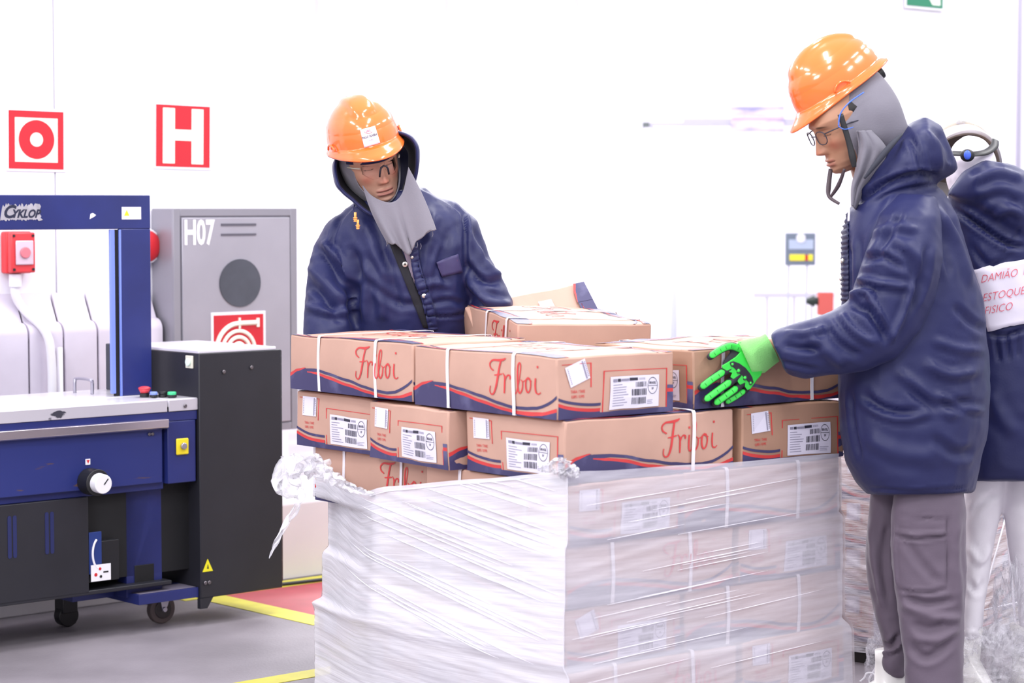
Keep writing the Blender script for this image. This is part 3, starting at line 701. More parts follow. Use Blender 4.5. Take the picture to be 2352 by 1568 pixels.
def near(z):  # near corner of the film at height z
    k = (NN.z - z) / .1645
    xs = [(1.9, 1306), (2.9, 1306), (3.05, 1300), (3.9, 1300), (4.1, 1298), (4.9, 1298), (5.1, 1310), (7, 1312)]
    return U(interp(k, xs), 822, 5.87).x
def aend(z):
    k = (NN.z - z) / .1645
    return interp(k, [(1.8, 1.24), (2.95, 1.245), (3.1, 1.24), (3.9, 1.24), (4.05, 1.245), (4.85, 1.245), (4.97, 1.27), (7, 1.275)])
def setb(z):
    k = (NN.z - z) / .1645
    return interp(k, [(1.8, .055), (2.95, .055), (3.06, .115), (3.9, .115), (4.05, .098), (4.85, .098), (4.97, .07), (7, .07)])
def bend(z):
    k = (NN.z - z) / .1645
    return interp(k, [(1.8, 1.035), (2.95, 1.04), (3.05, 1.065), (4.85, 1.07), (5.0, 1.09), (7, 1.10)])
TOPL = [(0, None)]
def topz_left(a):  # a from 0 near corner to end; heights read from the tear line
    pts = [(0, 1080), (.35, 1098), (.75, 1117), (.9, 1134), (.97, 1120), (1.03, 1098), (1.12, 1070), (1.3, 1056)]
    y = interp(a, pts); N = NC + AD * a
    return onp(1176 + FPX * (N.x) / N.y, y, N, Vector((0, 1, 0))).z
def topz_right(b):
    y = interp(b, [(0, 1080), (.1, 1078), (.5, 1062), (1.1, 1036)]); N = NC + BD * b
    return onp(1176 + FPX * N.x / N.y, y, N, Vector((0, 1, 0))).z
def ridge(s, z, seed, amp):
    v = 0
    for k, (fs_, fz, a_) in enumerate(((1.1, 26, 1), (2.0, 60, .6), (1.4, 120, .35))):
        v += a_ * (1 - abs(noise.noise(Vector((s * fs_ + seed, (z - .10 * s) * fz, k * 9.1)))) * 2.2)
    return amp * v
def f_left(s, t):
    a0 = s * 1.18; zt = topz_left(a0); z = .004 + (zt - .004) * t
    a = s * aend(z); zz = z
    xo = near(z); p = Vector((xo, NC.y, 0)) + AD * (a - .019) - BD * (.018 - setb(zz) * max(0, (s - .68) / .32) + ridge(s, zz, 3, .0022) * min(1, s * 14))
    # tented bulge over the step between far and near cartons
    p -= BD * .02 * math.sin(math.pi * s) * max(0, math.sin((z - .1) * 9)) ** 2
    p.z = zz; return p
def f_right(s, t):
    b0 = s * 1.06; zt = topz_right(b0); z = .004 + (zt - .004) * t
    b = s * bend(z); p = Vector((near(z), NC.y, 0)) + BD * (b - .021) - AD * (.017 + ridge(s * 1.3 + 5, z, 8, .0014) * min(1, s * 14)); p.z = z
    return p
sheet('film_wrap', f_left, 60, 130, fl, filme)['label'] = 'film on the left face, glare put into its white tone'
sheet('film_wrap', f_right, 60, 130, fr, filme)['label'] = 'clearer film on the right face'
# corner join, back sides
def f_back(s, t):
    z = .1 + (z_of(2.0) - .1) * t; a = aend(z)
    p = Vector((near(z), NC.y, 0)) + AD * (a - .014) + BD * (setb(z) - .018 + (bend(z) - setb(z) + .02) * s); p.z = z; return p
def f_back2(s, t):
    z = .1 + (z_of(2.0) - .1) * t
    p = Vector((near(z), NC.y, 0)) + BD * (bend(z) + .01) + AD * (aend(z) * s); p.z = z; return p
sheet('film_back', f_back, 20, 30, fr, filme); sheet('film_back', f_back2, 20, 30, fr, filme)
# bright taut creases across the left face and the right face
crm = mat('film crease', srgb(246, 244, 252), .25)
q = MB()
rr = random.Random(11)
def fl_point(a, z, o=.02):
    p = Vector((near(z), NC.y, 0)) + AD * a - BD * (o - setb(z) * max(0, (a / 1.25 - .68) / .32) + .02 * math.sin(math.pi * a / 1.2) * max(0, math.sin((z - .1) * 9)) ** 2); p.z = z; return p
for i in range(34):
    z0 = rr.uniform(.22, .78); a1 = rr.uniform(.0, .3); a2 = a1 + rr.uniform(.35, .75); sl = .10 + .16 * (.75 - z0)
    pts = [fl_point(a1 + (a2 - a1) * t, min(z0 + sl * (a1 + (a2 - a1) * t), topz_left(a1 + (a2 - a1) * t) - .01), .0225 + .001 * math.sin(9 * t)) for t in np.linspace(0, 1, 12)]
    q.tube(pts, [.0004 + rr.uniform(.0008, .0022) * math.sin(math.pi * k / 11) for k in range(12)], 6)
q.build('film_crease', crm, filme, smooth=True, world=True, kind='stuff')
q = MB()
for i in range(26):
    z0 = rr.uniform(.2, .76); b1 = rr.uniform(0, .5); b2 = b1 + rr.uniform(.25, .5); sl = .04 + .02 * rr.random()
    pts = []
    for t in np.linspace(0, 1, 10):
        b_ = b1 + (b2 - b1) * t; z = min(z0 + sl * b_, topz_right(b_) - .01); p = Vector((near(z), NC.y, 0)) + BD * b_ - AD * .0215; p.z = z; pts.append(p)
    q.tube(pts, [.0003 + rr.uniform(.0004, .0010) * math.sin(math.pi * k / 9) for k in range(10)], 6)
q.build('film_crease', crm, filme, smooth=True, world=True, kind='stuff')
# loose crumpled end at the left
def loose(pxs, wid, Y, name, seed, nu=60, nv=16):
    C = catmull([U(x, y, Y + dy) for x, y, dy in pxs], 10); n = len(C)
    def f(s, t):
        i = min(int(s * (n - 1)), n - 2); fr_ = s * (n - 1) - i; c = C[i].lerp(C[i + 1], fr_); d = (C[i + 1] - C[i]).normalized()
        wd = interp(s, wid); side = d.cross(Vector((0, 1, 0))).normalized()
        ang = (t - .5) * 5.2 + 2 * noise.noise(Vector((s * 6, seed, 0)))
        nz = noise.noise_vector(Vector((s * 16, t * 5, seed))) * wd * .55
        return c + side * (math.sin(ang) * wd * .5) + Vector((0, 1, 0)) * math.cos(ang) * wd * .4 + nz
    return sheet(name, f, nu, nv, fc, filme)
loose([(735, 1078, 0), (712, 1062, -.02), (680, 1062, -.03), (656, 1085, -.03), (672, 1120, -.03), (690, 1140, -.03), (672, 1180, -.03), (650, 1215, -.03), (632, 1250, -.03), (618, 1282, -.03)],
      [(0, .05), (.12, .05), (.3, .06), (.45, .05), (.55, .028), (.7, .016), (.9, .010), (1, .002)], 6.62, 'film_tail', 4, 130, 18)
loose([(716, 1064, 0), (745, 1082, -.03), (780, 1104, -.05), (820, 1126, -.08), (860, 1134, -.1)], [(0, .04), (.4, .03), (1, .01)], 6.6, 'film_tear', 9, 60, 14)
loose([(1240, 1075, 0), (1290, 1072, 0), (1330, 1090, 0)], [(0, .015), (.5, .04), (1, .015)], 5.84, 'film_tear', 19, 40, 12)
# ------------------------------------------------------------------ wrapped stack behind the right worker
SN = atz(2128, 1530, .0); SN = Vector((SN.x, 7.2, 0)); SN.x = (2128 - 1176) / FPX * 7.2
A2 = math.radians(28); aD = Vector((-math.cos(A2), math.sin(A2), 0)); bD = Vector((math.cos(math.radians(62)) * 0 + math.sin(A2), math.cos(A2), 0))
aD = Vector((-.80, .60, 0)); bD = Vector((.60, .80, 0))
BL3 = .5
yb2 = math.atan2(bD.y, bD.x)
k = 0
names = ['bottom', 'second', 'third', 'top']
for lay in range(4):
    for ia in range(2):
        c = SN + aD * (.15 + .31 * ia) + bD * .3; z = .075 + lay * .153
        if lay == 3 and ia == 0: pass
        M = Matrix.Translation((c.x, c.y, z)) @ Matrix.Rotation(yb2, 4, 'Z') @ Matrix.Scale(.7, 4, (0, 1, 0)) 
        carton(M, 'wrapped carton in the %s layer behind the right worker, %s' % (names[lay], 'nearer his legs' if ia == 0 else 'beside the main stack'), 40 + k, ends=('-',) , straps=(), top=False, group='cartons wrapped behind the right worker', sideword=False); k += 1
    c = SN + aD * .3 + bD * (.6 + .5); M = Matrix.Translation((c.x, c.y, .075 + lay * .153)) @ Matrix.Rotation(yb2, 4, 'Z')
    carton(M, 'wrapped carton in the %s layer behind the white-helmeted worker' % names[lay], 60 + lay, ends=(), straps=(), top=False, group='cartons wrapped behind the right worker', sideword=False)
fb = film_mat('film back stack', .15, .95, (1.2, 22, 1), (.88, .86, .93, 1), 2.5)
f2 = empty('stretch_film', SN, label='clear film wrapped round the stack behind the right worker, trailing on the floor', cat='plastic wrap')
def sl1(s, t):
    z = .045 + .655 * t; p = SN + aD * (s * .66) - bD * (.025 + ridge(s * 2, z, 30, .005)); p.z = z; return p
def sl2(s, t):
    z = .045 + .655 * t; p = SN + bD * (s * 1.4) - aD * (.025 + ridge(s * 3, z, 35, .006)); p.z = z; return p
sheet('film_wrap', sl1, 50, 90, fb, f2); sheet('film_wrap', sl2, 70, 90, fb, f2)
pal2 = empty('pallet', SN, yb2, label='dark pallet under the wrapped stack behind the right worker', cat='pallet')
for i in range(4):
    q = MB(); q.box((.02 + i * .4, .02, .055), (.3 + i * .4, .62, .072)); q.build('deck_board', wood, pal2)
for i in range(3):
    q = MB(); q.box((.02 + i * .6, .03, 0), (.12 + i * .6, .62, .055)); q.build('block', mat('dark block', srgb(40, 36, 36), .7), pal2)
def heap(px, py, Y, rx, ry, rz, seed, name='film_heap'):
    c = U(px, py, Y)
    def f(s, t):
        th = 2 * math.pi * s; ph = math.pi * t
        d = Vector((math.cos(th) * math.sin(ph), math.sin(th) * math.sin(ph), math.cos(ph)))
        k_ = 1 + .55 * noise.noise(d * 2.2 + Vector((seed, 0, 0))) + .3 * (1 - 2 * abs(noise.noise(d * 6 + Vector((0, seed, 0)))))
        return c + Vector((d.x * rx, d.y * ry, d.z * rz)) * k_
    o = sheet(name, f, 90, 60, fb2, f2); o['kind'] = 'stuff'; return o
fb2 = film_mat('film heap', .05, .42, (4, 4, 1), (.92, .9, .97, 1), 5)
heap(2275, 1540, 6.85, .11, .1, .1, 3); heap(2330, 1470, 6.9, .06, .05, .2, 8); heap(2020, 1530, 6.75, .035, .03, .07, 5)
q = MB(); q.tube(catmull([U(x, y, 6.7) for x, y in ((1975, 1565), (1985, 1556), (1990, 1546), (2003, 1545), (2010, 1552), (2018, 1560), (2024, 1568))], 6), .003, 6); q.tube(catmull([U(x, y, 6.72) for x, y in ((1996, 1568), (1998, 1556), (2010, 1535), (2020, 1515))], 6), .0035, 6)
q.build('film_strand', crm, f2, smooth=True, world=True)
def taut(pa, pb, Y0, Y1, r):
    q.tube([U(pa[0] + (pb[0] - pa[0]) * t, pa[1] + (pb[1] - pa[1]) * t, Y0 + (Y1 - Y0) * t) for t in np.linspace(0, 1, 8)], r, 6)
q = MB(); taut((2305, 1130), (2345, 1568), 7.2, 6.9, .004); taut((2312, 1180), (2240, 1440), 7.25, 6.95, .003); taut((2240, 1440), (2352, 1530), 6.95, 7.0, .004); taut((2262, 1400), (2352, 1380), 7, 7.1, .003)
q.build('film_strand', crm, f2, smooth=True, world=True)
# ------------------------------------------------------------------ far background things
def rootat(name, px, py, Y, label, cat, rz=0): 
    p = U(px, py, Y); return empty(name, (p.x, p.y, 0), rz, label=label, cat=cat), p
Yb = 13.0; s1 = Yb / FPX
e, p = rootat('weighing_terminal', 1838, 572, Yb, 'blue grey terminal with yellow display on a thin two-legged stand', 'display')
w_ = 34 * s1; hz = 37 * s1; z = p.z
panel = mat('terminal blue grey', srgb(112, 124, 140), .4)
Mt = Matrix.Rotation(.06, 4, 'Y')
q = MB(); q.box((-w_, -.02, z - hz), (w_, .02, z + hz)); hd = q.build('housing', panel, e, bevel=.004)
q = MB(); q.box((-w_ * .8, -.024, z + .0), (w_ * .85, -.02, z + hz * .6)); q.build('screen', mat('pale screen', srgb(176, 190, 212), .3), hd)
q = MB(); q.box((-w_ * .75, -.026, z - hz * .72), (w_ * .3, -.02, z - hz * .32)); q.box((w_ * .5, -.026, z - hz * .72), (w_ * .82, -.02, z - hz * .32)); q.build('display', mat('yellow display', srgb(240, 226, 60), .4), hd, bevel=.004)
q = MB(); q.box((w_ * .32, -.026, z - hz * .7), (w_ * .48, -.02, z - hz * .35)); q.build('key', redm, hd)
q = MB(); q.cyl((0, 0, z + hz * .7), (0, -.03, z + hz * .7), .026); q.build('lamp', whitem, hd)
for lx, bx in ((-26, -34), (16, 8)):
    q = MB(); q.tube([(bx * s1, 0, 0), (lx * s1, 0, z - hz)], .006, 8); q.build('leg', mat('pale leg', srgb(190, 192, 208), .4), e)
q = MB(); q.box((-.16, -.12, 0), (.12, .12, .012)); q.build('base_plate', greym, e)
e, p = rootat('boom_arm', 1548, 600, 13.5, 'white post with thin horizontal arm carrying a streaked rectangular board', 'boom')
s2 = 13.5 / FPX; X_ = lambda px: (px - 1548) * s2; Z_ = lambda py: U(1548, py, 13.5).z
palebl = mat('pale blue post', srgb(212, 216, 240), .4)
q = MB(); q.cyl((0, 0, 0), (0, 0, Z_(296)), .026, .012); q.build('post', palebl, e, smooth=True)
q = MB(); q.box((X_(1480), -.01, Z_(289)), (X_(1660), .01, Z_(282))); q.box((X_(1568), -.02, Z_(289)), (X_(1900), .02, Z_(273))); q.build('arm', mat('arm grey', srgb(196, 194, 208), .4), e)
q = MB(); q.box((X_(1675), -.035, Z_(303)), (X_(1797), -.02, Z_(246)), 0)
q.build('board', mat('streaked board', srgb(226, 214, 228), .4, 0, col2=srgb(160, 156, 196), scale=7, stretch=(.6, 1, 3), thr=(.4, .55), det=6), e)
q = MB(); q.box((X_(1680), -.037, Z_(275)), (X_(1794), -.035, Z_(272))); q.build('board_stripe', mat('pink stripe', srgb(206, 168, 188), .5), e)
q = MB(); q.box((X_(1475), -.02, Z_(292)), (X_(1490), .02, Z_(281))); q.build('bracket', mat('bracket green grey', srgb(110, 118, 120), .5), e)
q = MB(); q.tube([(X_(1487) + 17 * s2 * math.cos(t), 0, Z_(308) + 19 * s2 * math.sin(t)) for t in np.linspace(0, 2 * math.pi, 24)][:-1], .006, 6, closed=True); q.build('ring', mat('ring lilac', srgb(214, 214, 238), .4), e)
e, p = rootat('guard_rail', 1820, 672, 14.0, 'low white guard rail behind the terminal stand', 'railing')
s3 = 14 / FPX; zt_ = p.z
gr = mat('rail white', srgb(205, 202, 212), .4)
q = MB(); q.box((-90 * s3, -.02, zt_ - .03), (95 * s3, .02, zt_)); q.build('top_rail', gr, e)
for x_ in (-58, 4, 44, 80):
    q = MB(); q.box(((x_ - 3) * s3, -.015, 0), ((x_ + 3) * s3, .015, zt_ - .03)); q.build('post', gr, e)
e, p = rootat('plug_box', 1896, 697, 12.6, 'small red electrical box with a dark round knob, left of the right worker', 'electrical box')
s4 = 12.6 / FPX
q = MB(); q.box((-17 * s4, -.03, p.z - 26 * s4), (17 * s4, .05, p.z + 26 * s4)); q.build('housing', mat('salmon red', srgb(206, 92, 84), .5), e, bevel=.004)
q = MB(); q.cyl((-17 * s4, 0, p.z + 6 * s4), (-26 * s4, 0, p.z + 6 * s4), .022); q.cyl((-26 * s4, 0, p.z + 6 * s4), (-44 * s4, 0, p.z + 6 * s4), .034, .014); q.build('knob', mat('dark green black', srgb(30, 44, 40), .4), e)
q = MB(); q.cyl((0, .02, 0), (0, .02, p.z - 26 * s4), .02); q.cyl((0, .02, 0), (0, .02, .012), .09); q.build('stand', greym, e)
# exit sign on the right wall
c = onp(2120, -12, wr0, MV)
M = Matrix.Translation(c - MV * .012) @ Matrix.Rotation(A42, 4, 'Z')
e = empty('exit_sign', None, M=M, label='green sign with a white figure fragment high on the wall at the right', cat='sign')
k_ = (c.y / FPX) / math.cos(A42)
sw, sh = 49 * k_, 28 * c.y / FPX
q = MB(); q.box((-sw - .012, 0, -sh - .012), (sw + .012, .006, sh + .012)); q.build('backing_plate', whitem, e)
q = MB(); q.box((-sw, -.002, -sh), (sw, 0, sh)); q.build('green_field', mat('sign green', srgb(46, 130, 98), .5), e)
q = MB(); q.prism([(sw * .2, -sh * .2), (sw * .15, sh * .6), (sw * .8, sh * .6), (sw * .85, -sh * .78), (sw * .42, -sh * .78)], 1, -.003, -.002); q.build('figure', lum, e)
# ------------------------------------------------------------------ people
navyj = mat('navy quilted jacket', srgb(33, 37, 82), .5, 0, var=.12, scale=5, bump=.08, bscale=160, sheen=.04, spec=.35)
liner = mat('black jacket lining', srgb(22, 22, 32), .8)
greyc = mat('grey jersey cowl', srgb(124, 121, 132), .8, 0, var=.08, scale=6, bump=.15, bscale=220, sheen=.2)
skin = mat('skin', (1, 1, 1, 1), .48, attr='skincol', spec=.4)
orange = mat('orange helmet shell', srgb(250, 118, 50), .18, coat=.6)
helmw = mat('white helmet shell', srgb(208, 203, 202), .25, coat=.4)
helmi = mat('helmet inside beige', srgb(150, 140, 128), .6)
glove_g = mat('bright green rubber', srgb(62, 220, 78), .42)
glove_k = mat('pale green knit', srgb(146, 226, 130), .85, bump=.4, bscale=260)
glove_b = mat('dark grey glove fabric', srgb(44, 42, 52), .7)
glove_l = mat('grey glove fabric', srgb(150, 140, 150), .8)
trou_g = mat('grey mauve trousers', srgb(100, 88, 103), .75, 0, var=.1, scale=5, bump=.12, bscale=200, sheen=.2)
trou_w = mat('white trousers', srgb(226, 222, 228), .75, bump=.1, bscale=200)
bootm = mat('white rubber boot', srgb(226, 224, 222), .35, coat=.2)
snapm = mat('snap metal', srgb(205, 200, 195), .25, .8)
def ringpx(xl, yl, xr, yr, Y, th, ty=None):
    a = U(xl, yl, Y); b = U(xr, yr, Y); c = (a + b) / 2; u = (b - a) / 2
    v = ray((xl + xr) / 2, (yl + yr) / 2).normalized() * th
    return (c, u, v)
def remesh(q, vox, smooth=6, fac=.5):
    me = bpy.data.meshes.new('t'); me.from_pydata([tuple(v) for v in q.v], [], q.f)
    bm = bmesh.new(); bm.from_mesh(me); bmesh.ops.recalc_face_normals(bm, faces=bm.faces); bm.to_mesh(me); bm.free()
    o = bpy.data.objects.new('t', me); COL.objects.link(o)
    r = o.modifiers.new('r', 'REMESH'); r.mode = 'VOXEL'; r.voxel_size = vox
    s = o.modifiers.new('s', 'SMOOTH'); s.iterations = smooth; s.factor = fac
    dg = bpy.context.evaluated_depsgraph_get(); dg.update()
    m2 = bpy.data.meshes.new_from_object(o.evaluated_get(dg)); bpy.data.objects.remove(o); bpy.data.meshes.remove(me)
    return m2
def projnp(co):
    d = co - np.array(CO); z = d @ np.array(FW)
    return 1176 + FPX * (d @ np.array(RT)) / z, 784 - FPX * (d @ np.array(UP)) / z
def sculpt(me, strokes, noise_amp=.004, seed=0, nsc=7.0):
    n = len(me.vertices); co = np.empty(n * 3); me.vertices.foreach_get('co', co); co = co.reshape(-1, 3)
    no = np.array([tuple(v.normal) for v in me.vertices])
    px, py = projnp(co); view = co - np.array(CO); view /= np.linalg.norm(view, axis=1)[:, None]
    facing = np.clip(-(no * view).sum(1) * 3, 0, 1)
    disp = np.zeros(n)
    for st in strokes:
        pts, wd, dp = st[0], st[1], st[2]; ylim = st[3] if len(st) > 3 else (0, 99)
        P2 = [np.array((p.x, p.y)) for p in catmull([(a, b, 0) for a, b in pts], 4)]
        best = np.full(n, 1e9); tt = np.zeros(n); m = len(P2) - 1
        sel = (px > min(p[0] for p in P2) - 3 * wd) & (px < max(p[0] for p in P2) + 3 * wd) & (py > min(p[1] for p in P2) - 3 * wd) & (py < max(p[1] for p in P2) + 3 * wd) & (co[:, 1] > ylim[0]) & (co[:, 1] < ylim[1]) & (facing > 0)
        idx = np.nonzero(sel)[0]
        if not len(idx): continue
        X = np.stack([px[idx], py[idx]], 1); bb = np.full(len(idx), 1e9); t2 = np.zeros(len(idx)); sg = np.zeros(len(idx))
        for i in range(m):
            a, b_ = P2[i], P2[i + 1]; d = b_ - a; L = max((d @ d), 1e-6); t = np.clip(((X - a) @ d) / L, 0, 1)
            r = X - (a + t[:, None] * d); ds = np.hypot(r[:, 0], r[:, 1]); k = ds < bb
            bb[k] = ds[k]; t2[k] = ((i + t) / m)[k]
            cr = (d[0] * r[:, 1] - d[1] * r[:, 0]); sg[k] = np.sign(cr)[k]
        tap = np.clip(np.minimum(t2, 1 - t2) * 5, 0, 1) * .9 + .1
        x = bb / wd
        prof = np.exp(-x * x) - .35 * np.exp(-((x - 1.7) / .8) ** 2)
        disp[idx] += 1.45 * dp * prof * tap * facing[idx]
    if noise_amp:
        for i in range(n):
            p = Vector(co[i]) * nsc
            disp[i] += noise_amp * (noise.noise(p + Vector((seed, 0, 0))) + .5 * (.5 - 2 * abs(noise.noise(p * 2.1 + Vector((0, seed, 0))))) + .25 * noise.noise(p * 5))
    co += no * disp[:, None]
    me.vertices.foreach_set('co', co.ravel()); me.update()
    me.polygons.foreach_set('use_smooth', [True] * len(me.polygons))
def bvh_of(me):
    return BVHTree.FromPolygons([v.co.copy() for v in me.vertices], [tuple(p.vertices) for p in me.polygons])
def hit(bv, x, y, off=.002):
    d = ray(x, y).normalized(); loc, nrm, i, t = bv.ray_cast(CO, d)
    if loc is None: return None
    if nrm.dot(d) > 0: nrm = -nrm
    return loc + nrm * off
def drape(bv, quad, nu, nv, name, m, parent, off=.003, solid=.002, fold=None, label=None):
    # quad: px corners TL,TR,BR,BL laid onto the surface
    TL, TR, BR, BL_ = [Vector((a, b, 0)) for a, b in quad]; vs = []; last = None
    for j in range(nv + 1):
        for i in range(nu + 1):
            p = (TL.lerp(TR, i / nu)).lerp(BL_.lerp(BR, i / nu), j / nv)
            h_ = hit(bv, p.x, p.y, off + (fold(i / nu, j / nv) if fold else 0)) or last
            last = h_; vs.append(h_)
    nn_ = next(v for v in vs if v is not None); vs = [v if v is not None else nn_ for v in vs]
    q = MB(); q.add(vs, [(j*(nu+1)+i, j*(nu+1)+i+1, (j+1)*(nu+1)+i+1, (j+1)*(nu+1)+i) for j in range(nv) for i in range(nu)])
    return q.build(name, m, parent, world=True, smooth=True, solid=solid, label=label)
def line_on(bv, pts, r, name, m, parent, off=.002, k=6, label=None):
    P_ = [hit(bv, p.x, p.y, off) for p in catmull([(a, b, 0) for a, b in pts], k)]
    P_ = [p for p in P_ if p is not None]
    q = MB(); q.tube(P_, r, 6); return q.build(name, m, parent, world=True, smooth=True, label=label)
def text_on(bv, txt, cx, cy, size, ang, m, parent, off=.004, sx=1, bold=0, shear=0):
    vs, fs = text_geo(txt, size, bold, sx, shear); out = []; last = None
    for v in vs:
        x = cx + (v.x * math.cos(ang) + v.y * math.sin(ang)); y = cy - (v.y * math.cos(ang) - v.x * math.sin(ang))
        h_ = hit(bv, x, y, off) or last; last = h_; out.append(h_)
    out = [o or last for o in out]
    q = MB(); q.add(out, fs); return q.build('lettering', m, parent, world=True)
# ---- head
def head_mesh(M, skinc, mouth=.0, seed=0, neck=True, lid=True):
    ZS = [(-.122,.004,-.045,.0),(-.119,.022,-.068,.01),(-.112,.036,-.080,.025),(-.10,.046,-.088,.04),(-.085,.054,-.087,.055),(-.06,.062,-.086,.07),(-.03,.070,-.087,.085),(0,.0735,-.087,.094),(.03,.075,-.093,.099),(.06,.0745,-.090,.10),(.085,.068,-.080,.09),(.105,.054,-.062,.072),(.118,.034,-.038,.045),(.124,.006,-.008,.012)]
    nz, na = 150, 168; vs = []; cols = []
    def prof(z, k): return interp(z, [(r[0], r[k]) for r in ZS])
    G = lambda x, s: math.exp(-(x / s) ** 2)
    for i in range(nz + 1):
        z = -.122 + .246 * i / nz; wx, yf, yb = prof(z, 1), prof(z, 2), prof(z, 3)
        for j in range(na):
            t = 2 * math.pi * j / na; ct, st = math.cos(t), math.sin(t)
            e = 2.35 if st < 0 else 2.0
            x = wx * math.copysign(abs(ct) ** (2 / e), ct); y = (abs(yf) if st < 0 else yb) * math.copysign(abs(st) ** (2 / e), st)
            c = list(skinc)
            if st < 0:
                ax = abs(x); d = 0; fr_ = min(1, -st * 1.6)
                # nose
                if -.062 < z < .016:
                    k = max(0, min(1, (.012 - z) / .056)); k2 = 1 if z > -.047 else max(0, 1 - (-.047 - z) / .010)
                    hgt = (.006 + .0205 * k ** 1.25) * (k2 ** .6 if k2 > 0 else 0); sg = .0065 + .0045 * k
                    d += hgt * G(x, sg)
                    d += .009 * G(ax - .0125, .0055) * G(z + .046, .008)
                    d -= .004 * G(ax - .0065, .0035) * G(z + .0545, .0025)
                d += -.0115 * G(ax - .032, .016) * G(z + .001, .0125) + .0075 * G(ax - .032, .0125) * G(z + .001, .0085)
                d -= .0018 * G(ax - .032, .012) * G(z + .0065 - .0012 * ((ax - .032) / .01) ** 2, .0012)
                d -= .002 * G(ax - .031, .014) * G(z - .0085, .002)
                d += .0045 * G(ax - .028, .018) * G(z - .021, .007) + .0045 * G(ax - .047, .016) * G(z + .028, .014)
                d -= .003 * G(ax - .038, .014) * G(z + .062, .016)
                d += .003 * G(x, .022) * G(z + .076, .014)
                zl = z + .0735 + .0016 * (ax / .01) ** 1.2 * .35
                lipw = max(0, 1 - (ax / .0265) ** 2)
                d += .0055 * lipw ** .7 * G(zl - .0022 + .0012 * G(x, .003), .0036) + .0068 * lipw ** .6 * G(z + .0845, .0046)
                d -= .0036 * lipw ** .4 * G(z + .0782 - .0006 * math.cos(x * 260), .0014 + mouth) if lipw > 0 else 0
                d -= .0018 * G(x, .003) * G(z + .063, .006)
                d += .006 * G(x, .016) * G(z + .106, .011) - .0022 * G(x, .018) * G(z + .095, .005)
                y -= d * fr_
                if lipw > 0 and -.0925 < z < -.068:
                    kk = min(1, lipw * 3) * (G(z + .0735 , .0042) + G(z + .0845, .0058)); kk = min(1, kk) * .75
                    c = [c[0] * (1 - kk) + .52 * kk * c[0] / .4 * .62, c[1] * (1 - kk) + c[1] * .50 * kk, c[2] * (1 - kk) + c[2] * .62 * kk]
                    if G(z + .0782, .0012) > .5 and lipw > .15: c = [v * .35 for v in c]
                br = G(ax - .031, .0145) ** .5 * G(z - .0205 + .004 * ((ax - .026) / .015) ** 2 * .5, .0038) * min(1, max(0, (ax - .009) / .006))
                if br > .35:
                    k = min(1, (br - .35) * 2.2); c = [v * (1 - .78 * k) for v in c]
                la = G(ax - .032, .0115) ** .3 * G(z + .0075 - .0012 * ((ax - .032) / .01) ** 2, .0013) if ax > .018 and ax < .046 else 0
                if la > .4: c = [v * .25 for v in c]
                k = .28 * (G(x, .014) * G(z + .045, .012) + G(ax - .044, .014) * G(z + .035, .016)); c = [c[0], c[1] * (1 - k), c[2] * (1 - k)]
                if z < -.06: 
                    k = .10 * G(z + .1, .03); c = [c[0] * (1 - k), c[1] * (1 - k * .9), c[2] * (1 - k * .6)]
            kc = 1 - .13 * min(1, max(0, (z - .028) / .03)); vs.append(M @ Vector((x * kc, y * kc, z))); cols.append(c)
    fs = []
    for i in range(nz):
        for j in range(na): fs.append((i*na+j, i*na+(j+1)%na, (i+1)*na+(j+1)%na, (i+1)*na+j))
    fs += [tuple(range(na))[::-1], tuple(range(nz*na, nz*na+na))]
    return vs, fs, cols
def body(root, M, skinc, neck_rings, seed=0, mouth=0):
    vs, fs, cols = head_mesh(M, skinc, mouth, seed); q = MB(); q.add(vs, fs)
    n0 = len(vs)
    q.loft(neck_rings, 28)
    cols += [list(skinc)] * (len(q.v) - n0)
    o = q.build('body', skin, root, world=True, smooth=True)
    a = o.data.color_attributes.new('skincol', 'FLOAT_COLOR', 'POINT')
    for i, c in enumerate(cols): a.data[i].color = (c[0], c[1], c[2], 1)
    return o
def headM(px, py, Y, yaw, pitch, roll, s, local=(0, -.092, .004)):
    R = Matrix.Rotation(roll, 3, 'Y') @ Matrix.Rotation(yaw, 3, 'Z') @ Matrix.Rotation(pitch, 3, 'X') @ Matrix.Scale(s, 3)
    T = U(px, py, Y) - R @ Vector(local)
    return Matrix.Translation(T) @ R.to_4x4()
